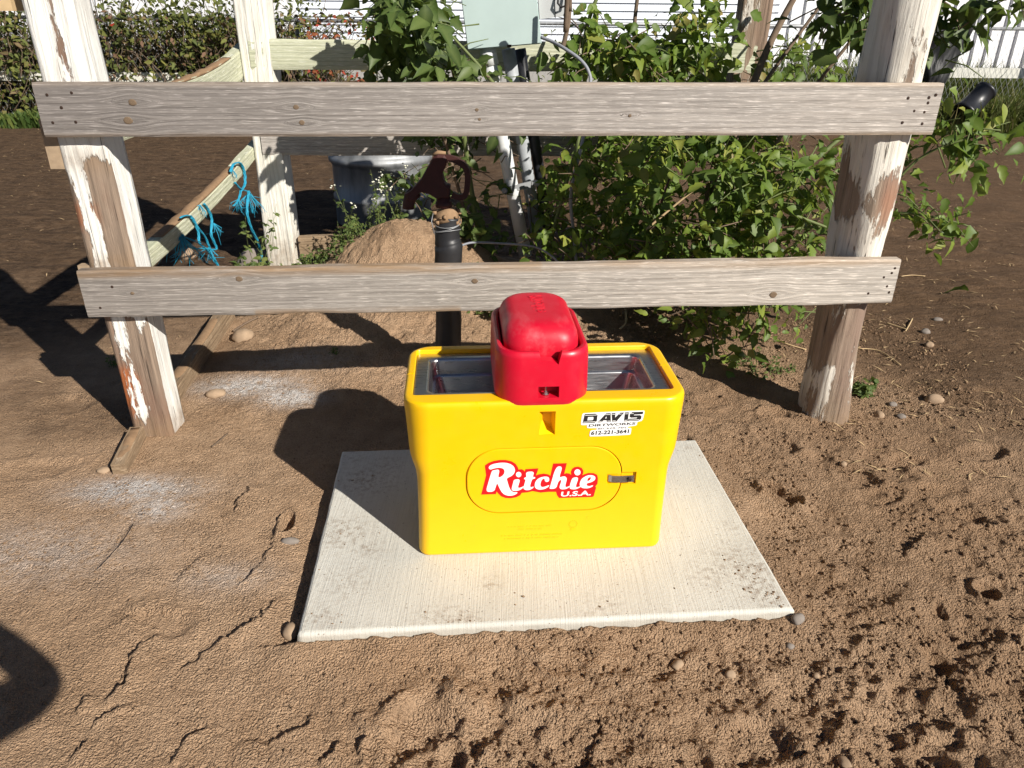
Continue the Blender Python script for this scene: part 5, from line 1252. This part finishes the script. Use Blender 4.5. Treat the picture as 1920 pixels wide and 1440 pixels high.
# ------------------------------------------------------------------ chain link fence
CY = 12.1
cl = thing('chain_link_fence', 'galvanised chain link fence with top rail across the back of the yard', 'fence', (0, CY, 0))
TOPL, TOPR = 1.42, 1.37
q = MB(); cell = .085; x0, x1 = -9.5, 9.5; nh = 16
zt = lambda x: TOPL+(TOPR-TOPL)*(x+9.5)/19
x = x0; rowsv = []
V_, F_ = [], []
ncol = int((x1-x0)/cell)
for i in range(ncol):
    xa = x0+i*cell
    hh = (zt(xa)-.03)/nh
    for j in range(nh):
        za, zb = .03+j*hh, .03+(j+1)*hh
        for sgn in (0, 1):
            xs, xe = (xa, xa+cell/2) if (j+sgn) % 2 == 0 else (xa+cell/2, xa)
            if sgn: xs, xe = xs+cell/2, xe+cell/2
            d = .0017; b = len(V_)
            V_ += [(xs-d, CY, za), (xs+d, CY, za), (xs, CY+2*d, za), (xe-d, CY, zb), (xe+d, CY, zb), (xe, CY+2*d, zb)]
            F_ += [(b, b+1, b+4), (b, b+4, b+3), (b+1, b+2, b+5), (b+1, b+5, b+4), (b+2, b, b+3), (b+2, b+3, b+5)]
o = put('wire_mesh', np_mesh('wire_mesh', np.array(V_), np.array(F_)), MAT['wire'], cl); o['kind'] = 'stuff'
put('top_rail', MB().tube([(x0, CY+.03, zt(x0)), (x1, CY+.03, zt(x1))], .026, 10).mesh(), MAT['galv'], cl, True)
for x in (-9, -6, -3.2, -.4, 2.4, 5.15, 8.4):
    put('post', MB().tube([(x, CY+.08, -.1), (x, CY+.08, zt(x)+.05)], .032, 10).mesh(), MAT['galv'], cl, True)

# vines on the fence
rr = random.Random(5); ms, rn = [], []
def scat(n_, fx, fz, fy, smin, smax, rfun):
    for _ in range(n_):
        x, z, y = fx(), fz(), fy(); ms.append(leaf_matrix(Vector((x, y, z)), rr.uniform(smin, smax), rr, .45, .5)); rn.append(rfun())
def vx():   # thick at the left, thinning to the right
    while True:
        x = rr.uniform(-9.4, -2.8)
        if rr.random() < .25+.75*(.5+.5*math.sin(x*2.3+math.sin(x*5.1))): return x
def red(): return min(1, max(0, rr.choice((rr.uniform(.05, .6), rr.uniform(.1, .5), rr.uniform(.74, .95), rr.uniform(.5, .72)))+(.25 if rr.random() < .012 else 0)))
scat(4200, vx, lambda: 1.5*rr.random()**.75, lambda: CY+rr.uniform(-.35, .15), .05, .13, red)
scat(1500, vx, lambda: rr.uniform(1.2, 1.75), lambda: CY+rr.uniform(-.25, .3), .06, .13, lambda: rr.uniform(.1, .72))
scat(700, lambda: rr.uniform(-3.2, -2.0), lambda: 1.5*rr.random(), lambda: CY+rr.uniform(-.2, .15), .06, .12, lambda: rr.choice((rr.uniform(.1, .6), .99, .8)))
scat(500, lambda: rr.uniform(-2.2, 3.6), lambda: 1.35*rr.random()**1.5, lambda: CY+rr.uniform(-.2, .15), .07, .13, lambda: rr.uniform(.1, .65))
vi = put('vine_thicket', join_leaves(ms, [-1 if rr.random() < .6 else rr.randrange(len(TMPL)) for _ in ms], rn), MAT['vine'], None, True, True); tag(vi, 'thicket of dark green and reddish vines smothering the chain link fence', 'vine', kind='stuff')
q = MB()
for _ in range(420):
    x = rr.uniform(-9.4, -2.6); z = rr.uniform(.0, 1.2); p = Vector((x, CY+rr.uniform(-.3, .1), z)); d = Vector((rr.uniform(-.5, .5), rr.uniform(-.1, .1), rr.uniform(.1, .7)))
    q.tube([p, p+d*.5+Vector((.06, 0, .05)), p+d], [.006, .005, .003], 3)
o = put('vine_stems', q.mesh(), MAT['stem_b'], vi, False); o.location = (0, 0, 0)

# grass strips along the fence
def grass(name, lab, n_, fx, fy, hmin, hmax, seed, wd=.012, mat='grass'):
    g_ = np.random.default_rng(seed); x = fx(g_, n_); y = fy(g_, n_); z = ground_z(x, y)-.02
    h = g_.uniform(hmin, hmax, n_)*(.4+.9*fbm(x*1.3, y*1.3, seed, 3)); a = g_.uniform(0, 6.28, n_); ln_ = g_.normal(0, .35, (n_, 2))*h[:, None]
    b = np.stack([x, y, z], -1); t_ = b+np.stack([ln_[:, 0], ln_[:, 1], h], -1); mid = b+np.stack([ln_[:, 0]*.3, ln_[:, 1]*.3, h*.6], -1)
    sd = np.stack([np.cos(a)*wd, np.sin(a)*wd, 0*a], -1)
    V_ = np.stack([b-sd*.6, b+sd*.6, mid-sd, mid+sd, t_], 1).reshape(-1, 3); o_ = 5*np.arange(n_)[:, None, None]
    F_ = (np.array([(0, 1, 3), (0, 3, 2), (2, 3, 4)])[None]+o_).reshape(-1, 3)
    ob = put(name, np_mesh(name, V_, F_, {'rnd': np.repeat(g_.uniform(0, 1, n_), 5), 'rib': np.zeros(5*n_)}), MAT[mat], None, True, True); return tag(ob, lab, 'grass', kind='stuff')
grass('tall_grass', 'long green grass and weeds along the fence at the right', 11000, lambda g_, n_: g_.uniform(4.6, 9.5, n_), lambda g_, n_: CY-.9+g_.uniform(0, 1, n_)*1.5, .12, .6, 3, .011)
grass('tall_grass', 'tall pale seeding grass behind the fence before the white shed', 7000, lambda g_, n_: g_.uniform(3.2, 10, n_), lambda g_, n_: CY+.5+g_.uniform(0, 1, n_)*3, .35, 1.05, 4, .010)
grass('brush', 'tall brown dry brush standing behind the vines on the left', 6500, lambda g_, n_: g_.uniform(-10.5, -3.0, n_), lambda g_, n_: CY+.15+g_.uniform(0, 1, n_)*1.6, .7, 1.75, 8, .012, 'brush')
grass('ground_cover', 'bright green low weeds at the foot of the vines on the far left', 6000, lambda g_, n_: g_.uniform(-9.3, -5.2, n_), lambda g_, n_: CY-.95+g_.uniform(0, 1, n_)*.7, .05, .24, 5, .03, 'weed')
grass('ground_cover', 'sparse green grass along the fence behind the shrub', 5000, lambda g_, n_: g_.uniform(-5, 4.5, n_), lambda g_, n_: CY-.4+g_.uniform(0, 1, n_)*.9, .08, .4, 6, .012)

# black cloth hung over the fence
q = MB(); nu, nv = 26, 30; vs = []
for j in range(nv):
    t_ = j/(nv-1)
    for i in range(nu):
        s_ = i/(nu-1)
        L_, R_ = 5.86+.10*t_+.05*t_*t_, 6.62-.16*t_-.12*t_*t_
        x = L_+(R_-L_)*s_; z = 1.47-.80*t_-.12*s_*t_+.02*math.sin(s_*9)
        y = CY-.10-.07*math.sin(s_*math.pi)*(.3+t_)+.05*n3((s_*5, t_*3, 1), 1.)+.03*n3((s_*14+t_*4, t_*5, 2), 1.)
        vs.append((x, y, z))
bk_ = [(x, y+.05, z-.01) for x, y, z in vs]
fs = [(j*nu+i, j*nu+i+1, (j+1)*nu+i+1, (j+1)*nu+i) for j in range(nv-1) for i in range(nu-1)]
q.add(vs, fs); q.add(bk_, [tuple(reversed(f)) for f in fs])
tag(q.build('black_cloth', MAT['black_cloth'], None, True, True), 'crumpled black cloth hung over the fence right of the log post', 'cloth')
# tipped bucket in the grass
bk = thing('bucket', 'black plastic bucket lying tipped over in the grass by the fence', 'bucket', (7.0, CY-.85, 0))
ax_ = Vector((.62, .25, .62)).normalized()
rot = ax_.to_track_quat('Z', 'Y').to_matrix().to_4x4(); bc = P(1808, 212, CY-.9)
prof = [(.115, .0), (.12, .0), (.155, .34), (.165, .345), (.165, .375), (.155, .38), (.145, .375), (.11, .02)]
# open end towards the lower left: put the mouth at the base end
me_ = lathe([(.150, .0), (.165, .0), (.165, .04), (.152, .045), (.135, .40), (.148, .405), (.148, .44), (.12, .445)], 28)
bm = bmesh.new(); bm.from_mesh(me_); bm.faces.ensure_lookup_table()
capf = [f for f in bm.faces if len(f.verts) > 10 and f.calc_center_median().z < .01]; bmesh.ops.delete(bm, geom=capf, context='FACES_ONLY'); bm.to_mesh(me_); bm.free()
me_.transform(Matrix.Translation(bc) @ rot); o = put('shell', me_, MAT['black_plastic'], bk, True)
sm = o.modifiers.new('s', 'SOLIDIFY'); sm.thickness = .008
lat = MB()
for k in range(9):
    a0, a1 = -2.3+k*.11, -2.3+(k+1)*.11
    z0, z1 = .16+.02*math.sin(k*2.), .30+.03*math.sin(k*1.7)
    lat.add([Vector(((.149-.017*(z-.045)/.36)*math.cos(a)*1.012, (.149-.017*(z-.045)/.36)*math.sin(a)*1.012, z)) for a, z in ((a0, z0), (a1, z0), (a1, z1), (a0, z1))], [(0, 1, 2, 3)])
me_ = lat.mesh(); me_.transform(Matrix.Translation(bc) @ rot); put('worn_label', me_, MAT['pvc_grey'], bk)
# far white rail
wr = thing('far_rail', 'long white painted rail seen through the chain link at the right', 'rail', (8, CY+.7, .7))
put('board', MB().box((7.6, CY+.6, .745), (4.6, .04, .145)).mesh(), MAT['white_rail'], wr)
for x in (5.9, 8.6): put('post', MB().box((x, CY+.66, .35), (.1, .1, .9)).mesh(), MAT['white_rail'], wr)
wl = thing('far_rail', 'pale board crossing behind the vines at the far left', 'rail', (-8, CY+.35, .6))
put('board', MB().box((-6.6, CY-.02, .62), (6.2, .04, .13)).mesh(), MAT['white_rail'], wl)

# ------------------------------------------------------------------ white buildings
BY = 21.
bw = thing('metal_shed', 'white metal shed with vertical ribs beyond the fence at the right', 'shed', (11, BY, 0))
me_p = MB().box((0, 0, 0), (.285, .05, 4.2)).mesh('siding_panel'); me_p.materials.append(MAT['white_metal'])
me_r = MB().box((0, 0, 0), (.055, .11, 4.2)).mesh('siding_rib'); bm = bmesh.new(); bm.from_mesh(me_r); bmesh.ops.bevel(bm, geom=[e for e in bm.edges if abs(e.verts[0].co.z-e.verts[1].co.z) > 1], offset=.02, segments=1, affect='EDGES'); bm.to_mesh(me_r); bm.free(); me_r.materials.append(MAT['white_metal'])
for k in range(44):
    x = 5.2+k*.34
    for nm, mm, dx, dy in (('siding_panel', me_p, .17, 0.), ('siding_rib', me_r, 0., -.03)):
        o = bpy.data.objects.new(nm, mm); col.objects.link(o); o.parent = bw; o.location = Vector((x+dx, BY+dy, 2.45))-Vector((11, BY, 0)); LOC[o] = Vector()
put('foundation', MB().box((12.6, BY+.03, .16), (15.2, .1, .40)).mesh(), MAT['found'], bw)
put('roof', MB().box((12.6, BY+1.5, 4.66), (15.6, 3.6, .1)).mesh(), MAT['white_metal'], bw)
bh = thing('white_building', 'white building with horizontal ribbed siding behind the sapling and electrical enclosure', 'building', (0, BY-1, 0))
me_b = MB().box((0, 0, 0), (11.5, .06, .165)).mesh('siding_board'); bm = bmesh.new(); bm.from_mesh(me_b)
for v_ in bm.verts:
    if v_.co.y < 0 and v_.co.z > 0: v_.co.y += .045
bm.to_mesh(me_b); bm.free(); me_b.materials.append(MAT['white_door'])
for k in range(22):
    o = bpy.data.objects.new('siding_board', me_b); col.objects.link(o); o.parent = bh; o.location = Vector((.55, BY-1, .5+k*.17))-Vector((0, BY-1, 0)); LOC[o] = Vector()
put('foundation', MB().box((.55, BY-.98, .2), (11.6, .1, .42)).mesh(), MAT['found'], bh)
put('corner_trim', MB().box((-5.28, BY-1.03, 2.2), (.16, .14, 4.2)).mesh(), MAT['white_metal'], bh)
b3 = thing('white_building', 'bright white wall glimpsed above the vines at the top left', 'building', (-12, BY+4, 0))
me_q = MB().box((0, 0, 0), (.95, .06, 4.4)).mesh('siding_panel'); me_q.materials.append(MAT['white_metal'])
for k in range(16):
    o = bpy.data.objects.new('siding_panel', me_q); col.objects.link(o); o.parent = b3; o.location = Vector((-18.5+k*1.0, BY+3, 2.4))-Vector((-12, BY+4, 0)); LOC[o] = Vector()
put('wall', MB().box((-11, BY+3.1, 2.2), (16.2, .1, 4.6)).mesh(), MAT['white_door'], b3)

# ------------------------------------------------------------------ the photographer, whose raised elbow throws the shadow at the lower left
def person():
    J = {'pelvis': (.0, -.50, .93, .15, .11), 'waist': (.0, -.49, 1.08, .135, .10), 'chest': (.0, -.47, 1.27, .16, .115), 'neck': (.0, -.44, 1.48, .06, .06), 'head': (.0, -.40, 1.60, .085, .10), 'crown': (.0, -.395, 1.70, .06, .07),
         'shR': (.19, -.44, 1.40, .065, .065), 'elR': (.250, -.075, 1.265, .058, .058), 'wrR': (.115, -.05, 1.42, .038, .038), 'haR': (.065, -.07, 1.46, .035, .022),
         'shL': (-.19, -.44, 1.36, .065, .065), 'elL': (-.27, -.17, 1.14, .05, .05), 'wrL': (-.10, -.10, 1.36, .032, .032), 'haL': (-.07, -.09, 1.43, .035, .022),
         'hiR': (.10, -.50, .88, .10, .10), 'knR': (.11, -.47, .49, .065, .065), 'anR': (.12, -.50, .09, .045, .045), 'toR': (.14, -.36, .035, .04, .03),
         'hiL': (-.10, -.50, .88, .10, .10), 'knL': (-.11, -.49, .49, .065, .065), 'anL': (-.12, -.52, .09, .045, .045), 'toL': (-.14, -.38, .035, .04, .03)}
    E_ = [('pelvis', 'waist'), ('waist', 'chest'), ('chest', 'neck'), ('neck', 'head'), ('head', 'crown'), ('chest', 'shR'), ('shR', 'elR'), ('elR', 'wrR'), ('wrR', 'haR'), ('chest', 'shL'), ('shL', 'elL'), ('elL', 'wrL'), ('wrL', 'haL'),
          ('pelvis', 'hiR'), ('hiR', 'knR'), ('knR', 'anR'), ('anR', 'toR'), ('pelvis', 'hiL'), ('hiL', 'knL'), ('knL', 'anL'), ('anL', 'toL')]
    V_ = [list(J[k][:3])+[J[k][3], J[k][4]] for k in J]; names = list(J); E2 = [(names.index(a), names.index(b)) for a, b in E_]
    for sx, hd in ((1, 'haR'), (-1, 'haL')):        # fingers rooted in the palm
        h = Vector(J[hd][:3]); hi = names.index(hd)
        for k in range(5):
            d = Vector((-sx*(.02+.008*k), .012*(k == 4), .035-.012*k if k < 4 else .02)); b = len(V_)
            V_ += [list(h+d*.8)+[.009, .009], list(h+d*1.5+Vector((-sx*.012, .01, 0)))+[.008, .008]]; E2 += [(hi, b), (b, b+1)]
    me_ = bpy.data.meshes.new('person'); me_.from_pydata([v_[:3] for v_ in V_], E2, [])
    o = bpy.data.objects.new('tmp', me_); col.objects.link(o)
    sk = o.modifiers.new('skin', 'SKIN'); sk.use_smooth_shade = True
    sv = me_.skin_vertices[0].data if me_.skin_vertices else None
    if sv is None:
        bm = bmesh.new(); bm.from_mesh(me_); bm.verts.layers.skin.verify(); bm.to_mesh(me_); bm.free(); sv = me_.skin_vertices[0].data
    for i, v_ in enumerate(V_): sv[i].radius = (v_[3], v_[4]); sv[i].use_root = (i == 0)
    ssf = o.modifiers.new('s', 'SUBSURF'); ssf.levels = 2; ssf.render_levels = 2
    bpy.context.view_layer.update(); r = evaluated(o); bpy.data.objects.remove(o)
    return r
po = thing('person', 'person in dark clothes with raised elbows who throws the shadow at lower left', 'person', (0, -.5, 0))
put('body', person(), MAT['shirt'], po, True)
